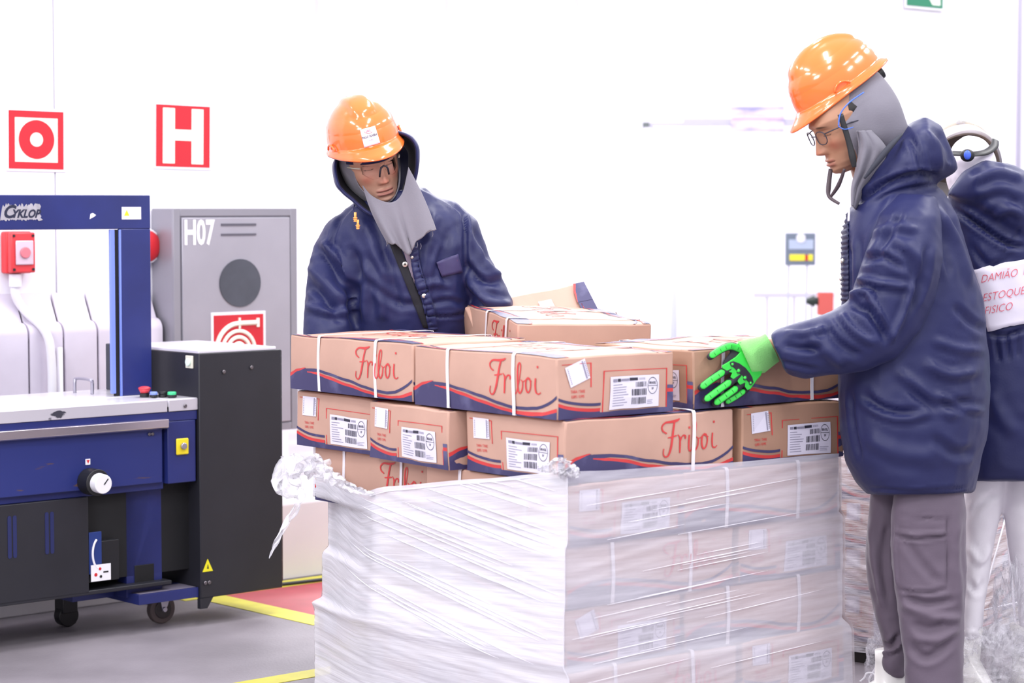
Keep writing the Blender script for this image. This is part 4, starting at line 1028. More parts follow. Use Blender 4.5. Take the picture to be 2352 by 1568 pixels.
def helmet(M, shell, parent, peak=True, ridge=True, slots=True, name='hard_hat', label=None, inner_m=None):
    # local: y front -, shell above z=0
    q = MB(); n, mrows = 96, 40; vs = []
    A, B, Hh = .113, .146, .140
    def rad(t, ph):
        ct, st = math.cos(t), math.sin(t); x = A * ct; y = B * st
        k = math.sin(ph) ** .92; z = Hh * math.cos(ph) ** 1.0
        x *= k; y *= k
        d = 0
        if ridge:
            # raised centre crest from front to back
            cx = abs(x); u_ = y / B
            if z > .055: d = .0085 / (1 + math.exp((cx - .036) / .0035)) * (1 / (1 + math.exp(-(z - .098 + (.0 if u_ < 0 else .01)) / .0035)))
        nrm = Vector((x / A ** 2, y / B ** 2, z / Hh ** 2)).normalized()
        return Vector((x, y, z)) + nrm * d
    for i in range(mrows + 1):
        ph = math.pi / 2 * i / mrows
        for j in range(n): vs.append(rad(2 * math.pi * j / n, max(ph, .001)))
    # brim flange
    rows = [(1.0, 0, 0), (1.02, -.006, 0), (1.05, -.012, .0), (1.085, -.017, 1), (1.085, -.021, 1), (1.03, -.017, .4), (.97, -.012, 0), (.955, .0, 0), (.95, .04, 0)]
    for (k, dz, pk) in rows:
        for j in range(n):
            t = 2 * math.pi * j / n; ct, st = math.cos(t), math.sin(t)
            f = max(0, -st) ** 1.6; b_ = max(0, st) ** 3
            kk = k if k > 1 else k
            ext = (.038 * f * min(1, max(0, (k - 1.0) / .085)) if peak else 0) + .010 * b_ * min(1, max(0, (k - 1) / .085))
            x = A * ct * kk * (1 - .0 * f); y = (B * kk + ext) * st
            vs.append(Vector((x, y, dz - .016 * f * min(1, max(0, (k - 1) / .085)))))
    tot = mrows + 1 + len(rows); fs = []
    for i in range(tot - 1):
        for j in range(n): fs.append((i*n+j, i*n+(j+1)%n, (i+1)*n+(j+1)%n, (i+1)*n+j))
    # inner dome
    k0 = len(vs)
    for i in range(12):
        ph = math.pi / 2 * (1 - i / 11)
        for j in range(n):
            t = 2 * math.pi * j / n; vs.append(Vector((A * .95 * math.cos(t) * math.sin(ph), B * .95 * math.sin(t) * math.sin(ph), .04 + (Hh - .05) * math.cos(ph))))
    for i in range(11):
        for j in range(n): fs.append((k0+i*n+j, k0+i*n+(j+1)%n, k0+(i+1)*n+(j+1)%n, k0+(i+1)*n+j))
    q.add([M @ v for v in vs], fs)
    for i_ in range(n * (mrows + 6), len(q.mi)): q.mi[i_] = 1
    o = q.build(name, [shell, inner_m or shell], parent, world=True, smooth=True, label=label)
    # side slots / lugs
    q = MB()
    for sx in (-1, 1):
        c = Vector((sx * (A + .0035), -.028, .014))
        for (dy, w_, h_) in ((0, .052, .018),):
            pts = [Vector((sx * (A * math.sqrt(max(0, 1 - ((c.y + w_ * (t - .5)) / B) ** 2)) + .006), c.y + w_ * (t - .5), .002 + h_ * math.sin(math.pi * t) ** .6)) for t in np.linspace(0, 1, 14)]
            q.tube([M @ p for p in pts], .0035, 8)
    q.build('lug', shell, o, world=True, smooth=True)
    return o
def helmet_strap(M, parent):
    q = MB()
    pts = [M @ Vector((.092 * math.cos(t), .012 + .105 * math.sin(t), -.02 - .022 * max(0, math.sin(t)))) for t in np.linspace(-.3, math.pi + .3, 30)]
    q.tube(pts, .011, 8, flat=.25); q.build('headband', blackm, parent, world=True, smooth=True)
    q = MB(); c = Vector((0, .118, -.044)); q.cyl(M @ (c - Vector((0, .012, 0))), M @ (c + Vector((0, .018, 0))), .021, .02, 24)
    return q.build('ratchet_knob', blackm, parent, world=True, bevel=.003)
def shirt_rings(*r): return [ringpx(*x) for x in r]
# ===================================================== worker 1 (bent over the stack)
Y1 = 7.28
p1 = empty('person', atz(905, 1500, 0) * 0 + Vector(((900 - 1176) / FPX * 7.45, 7.45, 0)), label='worker in orange hard hat and pulled-up navy hood bending over the cartons', cat='person')
H1 = headM(873, 378, Y1 - .17, h(17), h(18), h(-17), 1.10)
sk1 = (.52, .285, .20)
body(p1, H1, sk1, shirt_rings((858, 440, 935, 440, Y1 - .02, .05), (850, 480, 950, 480, Y1, .06), (800, 540, 1040, 540, Y1 + .02, .09), (810, 800, 1050, 800, Y1 + .05, .09), (830, 1000, 1030, 1000, Y1 + .06, .08)), mouth=.0006)
HM1 = H1 @ Matrix.Translation((-.007, .004, .060)) @ Matrix.Rotation(h(-4), 4, 'X') @ Matrix.Scale(.905, 4)
hh = helmet(HM1, orange, p1, label='glossy orange helmet with white name sticker')
# jacket
q = MB()
q.loft(shirt_rings((830, 452, 975, 430, Y1, .09), (790, 482, 1010, 462, Y1, .12), (762, 520, 1062, 495, Y1, .15), (758, 580, 1084, 560, Y1 - .01, .17), (775, 650, 1080, 650, Y1 - .01, .175), (785, 720, 1082, 720, Y1, .18), (780, 800, 1085, 800, Y1 + .03, .18), (770, 900, 1085, 900, Y1 + .08, .18), (760, 1040, 1080, 1040, Y1 + .12, .18)), 48, e=2.3)
def limb(q, rings, n=28, e=2.1):
    # rings: (x,y of edge a, x,y of edge b, Y, thickness)
    q.loft([ringpx(*r) for r in rings], n, e=e)
limb(q, [(800, 478, 850, 540, Y1, .08), (752, 508, 830, 560, Y1, .10), (718, 570, 822, 592, Y1 - .02, .095), (706, 640, 815, 655, Y1 - .05, .09), (698, 700, 815, 712, Y1 - .09, .088), (695, 755, 812, 770, Y1 - .12, .085), (705, 815, 808, 830, Y1 - .15, .075), (722, 880, 796, 885, Y1 - .15, .06)])
limb(q, [(985, 450, 1000, 540, Y1, .08), (1045, 462, 1040, 560, Y1, .10), (1095, 505, 1030, 575, Y1 - .01, .10), (1126, 590, 1045, 612, Y1 - .03, .092), (1155, 640, 1066, 650, Y1 - .05, .088), (1178, 690, 1086, 697, Y1 - .07, .086), (1180, 740, 1092, 750, Y1 - .09, .08), (1165, 790, 1100, 790, Y1 - .1, .06)])
me = remesh(q, .008, 8)
W1S = [([(835,455),(790,490),(765,545),(760,600)], 6, -.006), ([(958,425),(1020,455),(1066,495),(1070,560)], 5, -.006), ([(1066,480),(1068,560),(1070,640)], 6, -.008),
 ([(715,560),(745,590),(790,640),(815,690)], 12, -.012), ([(742,555),(775,600),(800,650)], 10, .012), ([(708,610),(750,650),(790,700)], 12, .012), ([(704,650),(740,680),(785,735)], 10, -.012), ([(700,700),(745,715),(800,720)], 9, .010), ([(800,560),(820,620),(812,700),(820,750)], 13, -.016),
 ([(830,500),(860,580),(900,650)], 14, .010), ([(870,560),(900,640),(925,720)], 10, -.008), ([(845,640),(900,690),(960,700)], 9, -.007), ([(830,600),(870,660),(880,740)], 12, .009),
 ([(1000,480),(985,560),(980,640)], 12, .008), ([(1030,520),(1020,600),(1030,680)], 12, -.008), ([(1068,600),(1100,640),(1150,650)], 9, -.012), ([(1075,640),(1120,690),(1175,700)], 10, .012), ([(1080,670),(1120,720),(1170,730)], 8, -.010), ([(1100,560),(1120,610),(1160,640)], 8, .009), ([(1090,520),(1110,570),(1120,600)], 8, -.008),
 ([(1010,560),(990,620),(985,700)], 6, .005), ([(950,600),(960,640),(985,700),(1000,750)], 5, .006), ([(970,722),(1020,728),(1075,720)], 4, -.006), ([(960,660),(1000,650),(1040,660)], 8, .006), ([(985,700),(1030,690),(1065,700)], 7, -.006)]
sculpt(me, W1S, .004, 3, 8)
me.materials.append(navyj)
jk = put('jacket', me, p1, True)
bv = bvh_of(me)
# open front: lining strip, inner shirt, ruched placket, snaps
drape(bv, [(893, 556), (912, 548), (990, 752), (972, 752)], 4, 24, 'zip_strip', liner, jk, .004)
drape(bv, [(922, 560), (952, 566), (955, 640), (950, 655)], 6, 14, 'inner_shirt', mat('mauve undershirt', srgb(128, 116, 134), .8), jk, .003)
drape(bv, [(938, 572), (957, 566), (1004, 755), (984, 757)], 5, 60, 'placket', navyj, jk, .006, .006, lambda s, t: .0035 * math.sin(t * 95 + s * 2) * math.sin(math.pi * s))
for (x, y, r) in ((930, 607, .009), (974, 680, .0075), (946, 590, .005)):
    c = hit(bv, x, y, .010); q = MB(); q.ell(c, (r, .003, r), 10); q.build('snap', snapm, jk, world=True, smooth=True)
c = hit(bv, 930, 607, .013); q = MB(); q.ell(c, (.0035, .003, .0035), 8); q.build('snap_hole', mat('snap dark', srgb(60, 50, 45), .5), jk, world=True, smooth=True)
drape(bv, [(1000, 602), (1050, 583), (1062, 624), (1013, 636)], 8, 6, 'name_patch', mat('faded patch', srgb(58, 52, 96), .6, 0, col2=srgb(90, 56, 84), scale=30, thr=(.3, .36)), jk, .004, .0015)
# earplugs on cord
q = MB(); c = U(818, 497, Y1 - .19)
for k_, (x, y) in enumerate(((816, 496), (822, 513))):
    c = U(x, y, Y1 - .185); q.cyl(c + Vector((0, 0, .012)), c - Vector((0, 0, .008)), .004, .004, 12)
    for m_ in range(3): q.ell(c - Vector((0, 0, .006 + m_ * .005)), (.0075 - m_ * .001, .0075 - m_ * .001, .003), 8)
ep = q.build('earplug', mat('orange earplug', srgb(248, 172, 96), .5), p1, world=True, smooth=True)
q = MB(); q.tube(catmull([U(814, 470, Y1 - .14), U(812, 482, Y1 - .17), U(816, 494, Y1 - .185)], 5), .0018, 6); q.build('cord', navyj, ep, world=True, smooth=True)
# cowl round the face and flap over the chest
def loop_shell(name, loops, m, parent, k=8, solid=.004, amp=.003, seed=0, closed=True, mi=None):
    # loops: list of lists of Vector, same length -> smooth shell
    nl = len(loops); n = len(loops[0]); rows = []
    cols_ = [catmull([l[j] for l in loops], 5) for j in range(n)]
    R_ = len(cols_[0]); G_ = []
    for i in range(R_):
        ring = [c[i] for c in cols_]
        ring = catmull(ring[-2:] + ring + ring[:2], k)[2 * k: 2 * k + n * k + 1] if closed else catmull(ring, k)
        if closed: ring = ring[:-1]
        G_.append(ring)
    w_ = len(G_[0]); vs = []
    for i, r in enumerate(G_):
        for p in r: vs.append(p + noise.noise_vector(p * 14 + Vector((seed, 0, 0))) * amp)
    fs = []
    for i in range(R_ - 1):
        for j in range(w_ if closed else w_ - 1): fs.append((i*w_+j, i*w_+(j+1)%w_, (i+1)*w_+(j+1)%w_, (i+1)*w_+j))
    q = MB(); q.add(vs, fs); return q.build(name, m, parent, world=True, smooth=True, solid=solid)
def HL(M, pts): return [M @ Vector(p) for p in pts]
angs = [2 * math.pi * i / 16 for i in range(16)]
def face_loop(cx, cz, rx, rz, y, yk=0, dn=0):  # loop in head frame round the face; angle 0 = +x, going up
    o = []
    for a in angs:
        x = cx + rx * math.cos(a); z = cz + rz * math.sin(a) * (1.0 if math.sin(a) > 0 else 1 + dn)
        o.append((x, y + yk * (x / .07) ** 2, z))
    return o
loop_shell('cowl', [HL(H1, face_loop(0, -.022, .0655, .088, -.086, .052)), HL(H1, face_loop(0, -.02, .0735, .100, -.070, .045)), HL(H1, face_loop(0, -.015, .083, .114, -.03, .02)), HL(H1, face_loop(0, -.01, .086, .118, .03)), HL(H1, face_loop(0, -.01, .07, .10, .095))], greyc, p1, amp=.0015, solid=.003)
# flap (pixel-guided cloth in front of the chest)
def flap(s, t):
    T_ = catmull([(834, 426, 0), (858, 452, 0), (898, 465, 0), (924, 443, 0), (938, 384, 0)], 6); B_ = catmull([(888, 556, 0), (908, 562, 0), (938, 583, 0), (956, 556, 0), (1001, 528, 0)], 6)
    k = s * (len(T_) - 1); i = min(int(k), len(T_) - 2); f = k - i
    a_, b_ = T_[i].lerp(T_[i+1], f), B_[i].lerp(B_[i+1], f); p = a_.lerp(b_, t); p.x += -6 * math.sin(math.pi * t) * (1 - s) + 4 * math.sin(math.pi * t) * s
    jag = (4 * math.sin(s * 40) + 6 * math.sin(s * 11 + 1)) * (1 if t > .99 else 0)
    Y = Y1 - .165 - .03 * t - .010 * math.cos((s - .56) * 18) * t - .02 * math.sin(math.pi * s)
    Y += .022 * t * math.exp(-((s - .60) / .05) ** 2)
    return U(p.x, p.y + jag * .5, Y - .012)
o = sheet('cowl_flap', flap, 60, 40, greyc, p1); sd = o.modifiers.new('thickness', 'SOLIDIFY'); sd.thickness = .003
q = MB()
for (x, y) in ((958, 560), (966, 563), (993, 535), (888, 556), (935, 584)):
    c = U(x, y - 4, Y1 - .21); q.tube([c, c + Vector((.002, 0, -.009)), c + Vector((-.001, 0, -.018))], .0008, 5)
q.build('frayed_thread', greyc, p1, world=True, kind='stuff')
# hood pulled up under the helmet
def pxloop(pts): return [U(x, y, Y) for x, y, Y in pts]
rim = [(961, 362, -.13), (958, 335, -.13), (940, 312, -.12), (905, 300, -.11), (865, 300, -.12), (815, 322, .02), (784, 348, -.02), (768, 378, -.10), (771, 420, -.15), (786, 440, -.15), (808, 458, -.15), (842, 486, -.155), (885, 500, -.15), (930, 470, -.13), (948, 430, -.12), (957, 400, -.12)]
rimc = (868, 392)
def rl(k, dY, kx=1): return [U(rimc[0] + (x - rimc[0]) * k * kx, rimc[1] + (y - rimc[1]) * k, Y1 + d + dY) for x, y, d in rim]
loop_shell('hood', [rl(.955, -.012), rl(.985, -.022), rl(1.0, -.004), rl(1.0, .04), rl(1.0, .12), rl(.9, .2), rl(.5, .26)], navyj, p1, amp=.004, solid=.006)
loop_shell('hood_lining', [rl(.965, -.006), rl(.93, .02), rl(.84, .07), rl(.76, .12)], liner, p1, amp=.002, solid=.003)
# brow band of the hood just under the helmet peak
q = MB(); fr_ = [H1 @ Vector((x, -.098 - .0 + .9 * x * x / .07 * 1.0 + dy, z)) for z, dy in ((.014, -.004), (.03, -.008), (.06, -.004)) for x in np.linspace(-.078, .078, 17)]
q.add(fr_, [(j*17+i, j*17+i+1, (j+1)*17+i+1, (j+1)*17+i) for j in range(2) for i in range(16)]); q.build('hood_brow', navyj, p1, world=True, smooth=True, solid=.004)
# safety glasses
glassm = bpy.data.materials.new('clear lens'); glassm.use_nodes = True
nt = glassm.node_tree; nt.nodes.clear(); o_ = nt.nodes.new('ShaderNodeOutputMaterial'); mx = nt.nodes.new('ShaderNodeMixShader'); ta = nt.nodes.new('ShaderNodeBsdfTransparent'); gb = nt.nodes.new('ShaderNodeBsdfGlossy'); gb.inputs['Roughness'].default_value = .08; fz = nt.nodes.new('ShaderNodeFresnel'); fz.inputs[0].default_value = 1.12
ta.inputs[0].default_value = (.97, .96, .97, 1)
nt.links.new(fz.outputs[0], mx.inputs[0]); nt.links.new(ta.outputs[0], mx.inputs[1]); nt.links.new(gb.outputs[0], mx.inputs[2]); nt.links.new(mx.outputs[0], o_.inputs[0])
def lens_patch(M, sx, name, parent, r0=.006, r1=.052, ztop=.013, zbot=-.026, yy=-.118):
    vs = []; nu, nv = 14, 8
    for j in range(nv + 1):
        for i in range(nu + 1):
            u = i / nu; x = r0 + (r1 - r0) * u; zb = zbot * (1 - (1 - min(1, u * 3.5)) ** 2 * .75) * (1 - .55 * max(0, u - .6) / .4); z = ztop * (1 - .2 * u) + (zb - ztop) * j / nv
            y = yy + 6.5 * x * x * (1 + 1.5 * u) + .1 * z
            vs.append(M @ Vector((sx * x, y, z)))
    q = MB(); q.add(vs, [(j*(nu+1)+i, j*(nu+1)+i+1, (j+1)*(nu+1)+i+1, (j+1)*(nu+1)+i) for j in range(nv) for i in range(nu)])
    return q.build(name, glassm, parent, world=True, smooth=True, solid=.0015)
ge = MB(); bl = mat('dark frame', srgb(44, 44, 58), .35)
ge.tube([H1 @ Vector(p) for p in ((-.014, -.112, -.024), (-.012, -.122, -.006), (-.008, -.126, .004), (0, -.127, .008), (.008, -.126, .004), (.012, -.122, -.006), (.014, -.112, -.024))], .0032, 8)
gl = ge.build('safety_glasses', bl, p1, world=True, smooth=True)
for sx in (-1, 1): lens_patch(H1, sx, 'lens', gl)
q = MB()
for sx in (-1, 1):
    q.tube([H1 @ Vector((sx * .060, -.088, .008)), H1 @ Vector((sx * .070, -.06, .006)), H1 @ Vector((sx * .076, -.02, .002)), H1 @ Vector((sx * .078, .03, 0))], .0025, 8)
q.build('temple', mat('clear temple', srgb(190, 184, 170), .2), gl, world=True, smooth=True)
# helmet sticker
hb = BVHTree.FromPolygons([v.co.copy() for v in hh.data.vertices], [tuple(p.vertices) for p in hh.data.polygons])
st = drape(hb, [(827, 298), (861, 289), (873, 328), (837, 339)], 8, 10, 'name_sticker', mat('sticker white', srgb(238, 230, 244), .4), hh, .0015, .0006)
text_on(hb, 'JBS', 846, 301, 7, h(-16), mat('ink red', srgb(190, 70, 90), .5), st, .003, 1.1)
text_on(hb, 'PAULO OLIVEIRA', 849, 313, 7.2, h(-16), inkm, st, .003, .62, .1)
text_on(hb, '1191907', 851, 322, 5, h(-16), inkg, st, .003, .8)
q = MB(); P_ = [hit(hb, 846 + 9 * math.cos(t), 301 + 5.5 * math.sin(t), .0028) for t in np.linspace(.2, math.pi - .2, 12)]; q.tube([p for p in P_ if p], .0006, 5); q.build('logo_arc', mat('ink red', srgb(190, 70, 90), .5), st, world=True)
# trousers, boots, gloves of worker 1 (mostly behind the stack)
def legs(q, rings_a, rings_b): limb(q, rings_a, 26, 2.2); limb(q, rings_b, 26, 2.2)
q = MB(); legs(q, [(800, 980, 930, 980, Y1 + .13, .11), (790, 1200, 900, 1200, Y1 + .15, .09), (795, 1400, 880, 1400, Y1 + .16, .075), (800, 1480, 880, 1480, Y1 + .16, .07)], [(925, 980, 1050, 980, Y1 + .13, .11), (940, 1200, 1045, 1200, Y1 + .15, .09), (955, 1400, 1040, 1400, Y1 + .16, .075), (955, 1480, 1035, 1480, Y1 + .16, .07)])
me = remesh(q, .012, 5); sculpt(me, [], .005, 5); me.materials.append(trou_g); put('trousers', me, p1, True)
def boot(x, Yc, name, parent, ztop, ang=0, lean=0):
    R = Matrix.Translation((x, Yc, 0)) @ Matrix.Rotation(ang, 4, 'Z'); q = MB()
    V = Vector
    q.loft([(R @ V((lean, 0, ztop)), R.to_3x3() @ V((.056, 0, 0)), R.to_3x3() @ V((0, .056, 0))), (R @ V((lean * .4, 0, .16)), R.to_3x3() @ V((.05, 0, 0)), R.to_3x3() @ V((0, .055, 0))), (R @ V((0, 0, .10)), R.to_3x3() @ V((.046, 0, 0)), R.to_3x3() @ V((0, .058, 0))), (R @ V((0, -.05, .05)), R.to_3x3() @ V((.052, 0, 0)), R.to_3x3() @ V((0, .13, 0))), (R @ V((0, -.055, .0)), R.to_3x3() @ V((.052, 0, 0)), R.to_3x3() @ V((0, .14, 0)))], 28)
    return q.build(name, bootm, parent, world=True, smooth=True)
boot((840 - 1176) / FPX * 7.44, 7.44, 'boot', p1, .3); boot((995 - 1176) / FPX * 7.44, 7.44, 'boot', p1, .3)
# ---- glove builder, pixel guided on a depth plane given by the touched face
def glove(parent, tr, Yf, name='glove', label=None):
    # tr: maps glove px (as in the photo) to px; Yf(x,y): depth of the back of the hand
    def Q(x, y, dy=0): X, Y_ = tr(x, y); return U(X, Y_, Yf(X, Y_) + dy)
    sc = Yf(*tr(1680, 860)) / FPX
    F = {'thumb': [(1708, 806), (1680, 795), (1655, 803), (1631, 819)], 'index': [(1700, 835), (1664, 852), (1635, 871), (1610, 890)], 'middle': [(1706, 850), (1679, 875), (1648, 897), (1619, 919)], 'ring': [(1716, 862), (1694, 889), (1668, 908), (1641, 927)], 'little': [(1726, 875), (1711, 896), (1690, 911), (1667, 924)]}
    dY = {'thumb': (.0, .0, .004, .012), 'index': (0, -.004, 0, .010), 'middle': (0, -.006, -.002, .008), 'ring': (0, -.002, .004, .014), 'little': (.004, .006, .012, .022)}
    q = MB()
    q.loft([(Q(1765, 812, .012), (Q(1783, 795) - Q(1745, 832)) * .5 * 1.0, Vector((0, 1, 0)) * .026), (Q(1735, 820, .012), (Q(1752, 790) - Q(1716, 850)) * .55, Vector((0, 1, 0)) * .022), (Q(1705, 842, .012), (Q(1690, 800) - Q(1730, 880)) * .55, Vector((0, 1, 0)) * .017), (Q(1684, 862, .012), (Q(1662, 832) - Q(1712, 890)) * .5, Vector((0, 1, 0)) * .014)], 28)
    base = {}
    for k, pts in F.items():
        C = catmull([Q(x, y, .008 + dY[k][i]) for i, (x, y) in enumerate(pts)], 5); r0 = .0125 if k != 'little' else .0105
        q.tube(C, [r0 * (1.05 - .25 * i / len(C)) for i in range(len(C))], 14); q.ell(C[-1], (r0 * .82,) * 3, 8); base[k] = C
    me = remesh(q, .0032, 5); me.polygons.foreach_set('use_smooth', [True] * len(me.polygons)); me.materials.append(glove_b)
    g = put(name, me, parent, True, label=label)
    bvh = bvh_of(me)
    for k, pts in F.items():
        a = 1 if k != 'thumb' else 0
        path = catmull([(x, y, 0) for x, y in pts[a:]], 8); n = len(path); vs = []; hw = 7.6 if k != 'little' else 6.2
        cen = [Q(p.x, p.y, -.006 + interp(i / (n - 1), [(j / (len(pts) - 1 - a), dY[k][j + a]) for j in range(len(pts) - a)])) for i, p in enumerate(path)]
        q = MB(); rings = []
        for i, c in enumerate(cen):
            d = (cen[min(i + 1, n - 1)] - cen[max(i - 1, 0)]).normalized(); sd = d.cross(Vector((0, 1, 0))).normalized()
            e_ = min(1, .35 + min(i, n - 1 - i) * .35); rb = 1 + .16 * math.cos(i * 2 * math.pi / 4)
            rings.append((c, sd * hw * sc * e_, Vector((0, 1, 0)) * .0055 * e_ * rb))
        q.loft(rings, 14, e=2.6); o = q.build('finger_guard', glove_g, g, world=True, smooth=True)
        q = MB()
        for i in range(4, n - 2, 4):
            c = cen[i] + Vector((0, -.0062, 0)); d = (cen[i + 1] - cen[i - 1]).normalized(); sd = d.cross(Vector((0, 1, 0))).normalized()
            q.box((-.0042, -.0006, -.0008), (.0042, .0008, .0008), M=Matrix.Translation(c) @ Matrix(((sd.x, 0, d.x, 0), (sd.y, 1, d.y, 0), (sd.z, 0, d.z, 0), (0, 0, 0, 1))))
        q.build('groove', mat('dark green groove', srgb(30, 90, 44), .6), o, world=True)
    # plates
    def plate_(pts, th, nm, m, dy=-.012, par=g):
        q = MB(); P_ = [Q(x, y, dy) for x, y in pts]; n = len(P_)
        vs = P_ + [p + Vector((0, th, 0)) for p in P_]; q.add(vs, [tuple(range(n)), tuple(range(n, 2 * n))[::-1]] + [(i, (i + 1) % n, n + (i + 1) % n, n + i) for i in range(n)])
        return q.build(nm, m, par, world=True, bevel=.0015)
    kp = plate_([(1691, 819), (1702, 807), (1716, 806), (1734, 818), (1750, 835), (1752, 848), (1748, 862), (1738, 873), (1724, 893), (1717, 896), (1711, 888), (1712, 878), (1700, 884), (1694, 876), (1697, 866), (1686, 872), (1678, 866), (1682, 856), (1672, 853), (1660, 846), (1658, 840), (1672, 832)], .012, 'knuckle_guard', glove_g)
    plate_([(1684, 829), (1698, 834), (1712, 844), (1722, 856), (1728, 866), (1731, 878), (1726, 883), (1718, 876), (1710, 866), (1698, 857), (1688, 846), (1678, 838), (1676, 832)], .003, 'knuckle_band', glove_b, -.0145, kp)
    for (x, y, r) in ((1682, 836, 4.2), (1696, 851, 5.4), (1711, 867, 5.0), (1724, 879, 3.8)):
        c = Q(x, y, -.0155); q = MB(); q.tube([c + Vector((math.cos(t), 0, math.sin(t))) * r * sc for t in np.linspace(0, 2 * math.pi, 18)][:-1], .0016, 6, closed=True); q.build('knuckle_ring', glove_b, kp, world=True, smooth=True)
        q = MB(); q.ell(c, (r * sc * .75, .0025, r * sc * .75), 8); q.build('knuckle_dome', glove_g, kp, world=True, smooth=True)
    plate_([(1691, 790), (1702, 785), (1709, 797), (1709, 803), (1696, 806), (1690, 800)], .012, 'thumb_guard', glove_g, -.009)
    q = MB(); q.loft([(Q(1712, 822, .0), (Q(1703, 786) - Q(1744, 876)) * .42, Vector((0, 1, 0)) * .019), (Q(1735, 818, .004), (Q(1716, 781) - Q(1758, 858)) * .50, Vector((0, 1, 0)) * .028), (Q(1762, 805, .008), (Q(1748, 774) - Q(1782, 836)) * .52, Vector((0, 1, 0)) * .031), (Q(1774, 798, .01), (Q(1757, 769) - Q(1788, 830)) * .52, Vector((0, 1, 0)) * .032)], 36)
    q.build('knit_cuff', glove_k, g, world=True, smooth=True)
    return g, Q, kp
# ===================================================== worker 2 (right, profile)
Y2 = 6.5
p2 = empty('person', ((2095 - 1176) / FPX * Y2, Y2, 0), label='worker in orange helmet, long navy coat and green glove steadying a carton', cat='person')
sk2 = (.40, .205, .125)
H2 = headM(1868, 312, Y2 - .06, h(-74), h(25), h(0), 1.08, (0, -.10, .004))
body(p2, H2, sk2, shirt_rings((1950, 380, 2020, 350, Y2, .055), (1965, 430, 2060, 400, Y2, .06), (1990, 500, 2120, 500, Y2, .08), (1990, 800, 2140, 800, Y2, .09), (2000, 1000, 2140, 1000, Y2, .1)))
HM2 = headM(1822, 303, Y2 - .03, h(-79), h(35), h(0), .97, (0, -.190, -.036))
hh2 = helmet(HM2, orange, p2, label='glossy orange helmet tipped forward')
helmet_strap(HM2, hh2)
q = MB()
# torso
q.loft(shirt_rings((1965, 452, 2110, 400, Y2, .12), (1945, 490, 2165, 440, Y2, .17), (1936, 540, 2200, 500, Y2, .21), (1932, 600, 2228, 590, Y2, .22), (1932, 680, 2258, 690, Y2, .22), (1925, 780, 2270, 790, Y2, .225), (1926, 880, 2276, 890, Y2, .23), (1927, 980, 2266, 1000, Y2, .24), (1940, 1060, 2252, 1060, Y2, .24), (1965, 1108, 2244, 1108, Y2, .235), (1990, 1134, 2238, 1132, Y2, .23)), 56, e=2.3)
# hood lying on the back and collar
q.loft([ringpx(1958, 468, 1990, 500, Y2 - .02, .09), ringpx(1975, 425, 2035, 480, Y2 - .01, .13), ringpx(2010, 375, 2085, 452, Y2, .16), ringpx(2048, 330, 2140, 425, Y2, .18), ringpx(2085, 283, 2175, 405, Y2 + .01, .175), ringpx(2122, 266, 2196, 395, Y2 + .01, .15), ringpx(2160, 285, 2203, 385, Y2 + .01, .09)], 40, e=2.2)
# far arm reaching ahead
limb(q, [(1990, 500, 2090, 520, Y2 + .17, .09), (1975, 600, 2060, 640, Y2 + .2, .085), (1955, 690, 2040, 720, Y2 + .21, .08), (1940, 740, 1990, 790, Y2 + .20, .07), (1925, 755, 1940, 800, Y2 + .19, .055)])
me = remesh(q, .009, 8)
W2S = [([(1960,470),(2040,420),(2110,402),(2160,410)], 8, -.016), ([(2060,440),(2010,520),(1980,600)], 10, .004), ([(2150,470),(2200,560),(2230,660)], 9, .010), ([(2130,480),(2170,560),(2185,640)], 10, -.009), ([(2170,430),(2195,500),(2220,560)], 5, .006),
 ([(1945,560),(1952,640),(1948,690)], 5, -.008), ([(1962,540),(1968,620),(1965,680)], 7, .007), ([(2190,700),(2230,740),(2265,760)], 9, -.007), ([(2120,830),(2180,860),(2250,850)], 12, .010), ([(2080,880),(2150,930),(2240,925)], 12, -.010), ([(2060,850),(2120,900),(2200,960)], 12, .009), ([(1980,900),(2030,940),(2110,950)], 10, -.009),
 ([(1985,930),(2060,960),(2140,950)], 9, .008), ([(2150,900),(2200,930),(2262,945)], 8, .009), ([(1985,1000),(2060,1040),(2160,1050)], 18, .006), ([(2140,1000),(2190,1040),(2240,1035)], 12, -.007), ([(1955,900),(1960,980),(1975,1060)], 6, -.007), ([(2140,780),(2200,800),(2262,805)], 10, .007), ([(2120,300),(2150,340),(2160,400)], 10, .010), ([(2085,310),(2110,350),(2120,400)], 9, -.009), ([(2155,300),(2180,340),(2188,380)], 8, -.008), ([(1990,1122),(2110,1128),(2236,1120)], 4, -.004)]
sculpt(me, W2S, .005, 13, 6.5)
me.materials.append(navyj); jk2 = put('coat', me, p2, True); bv2 = bvh_of(me)
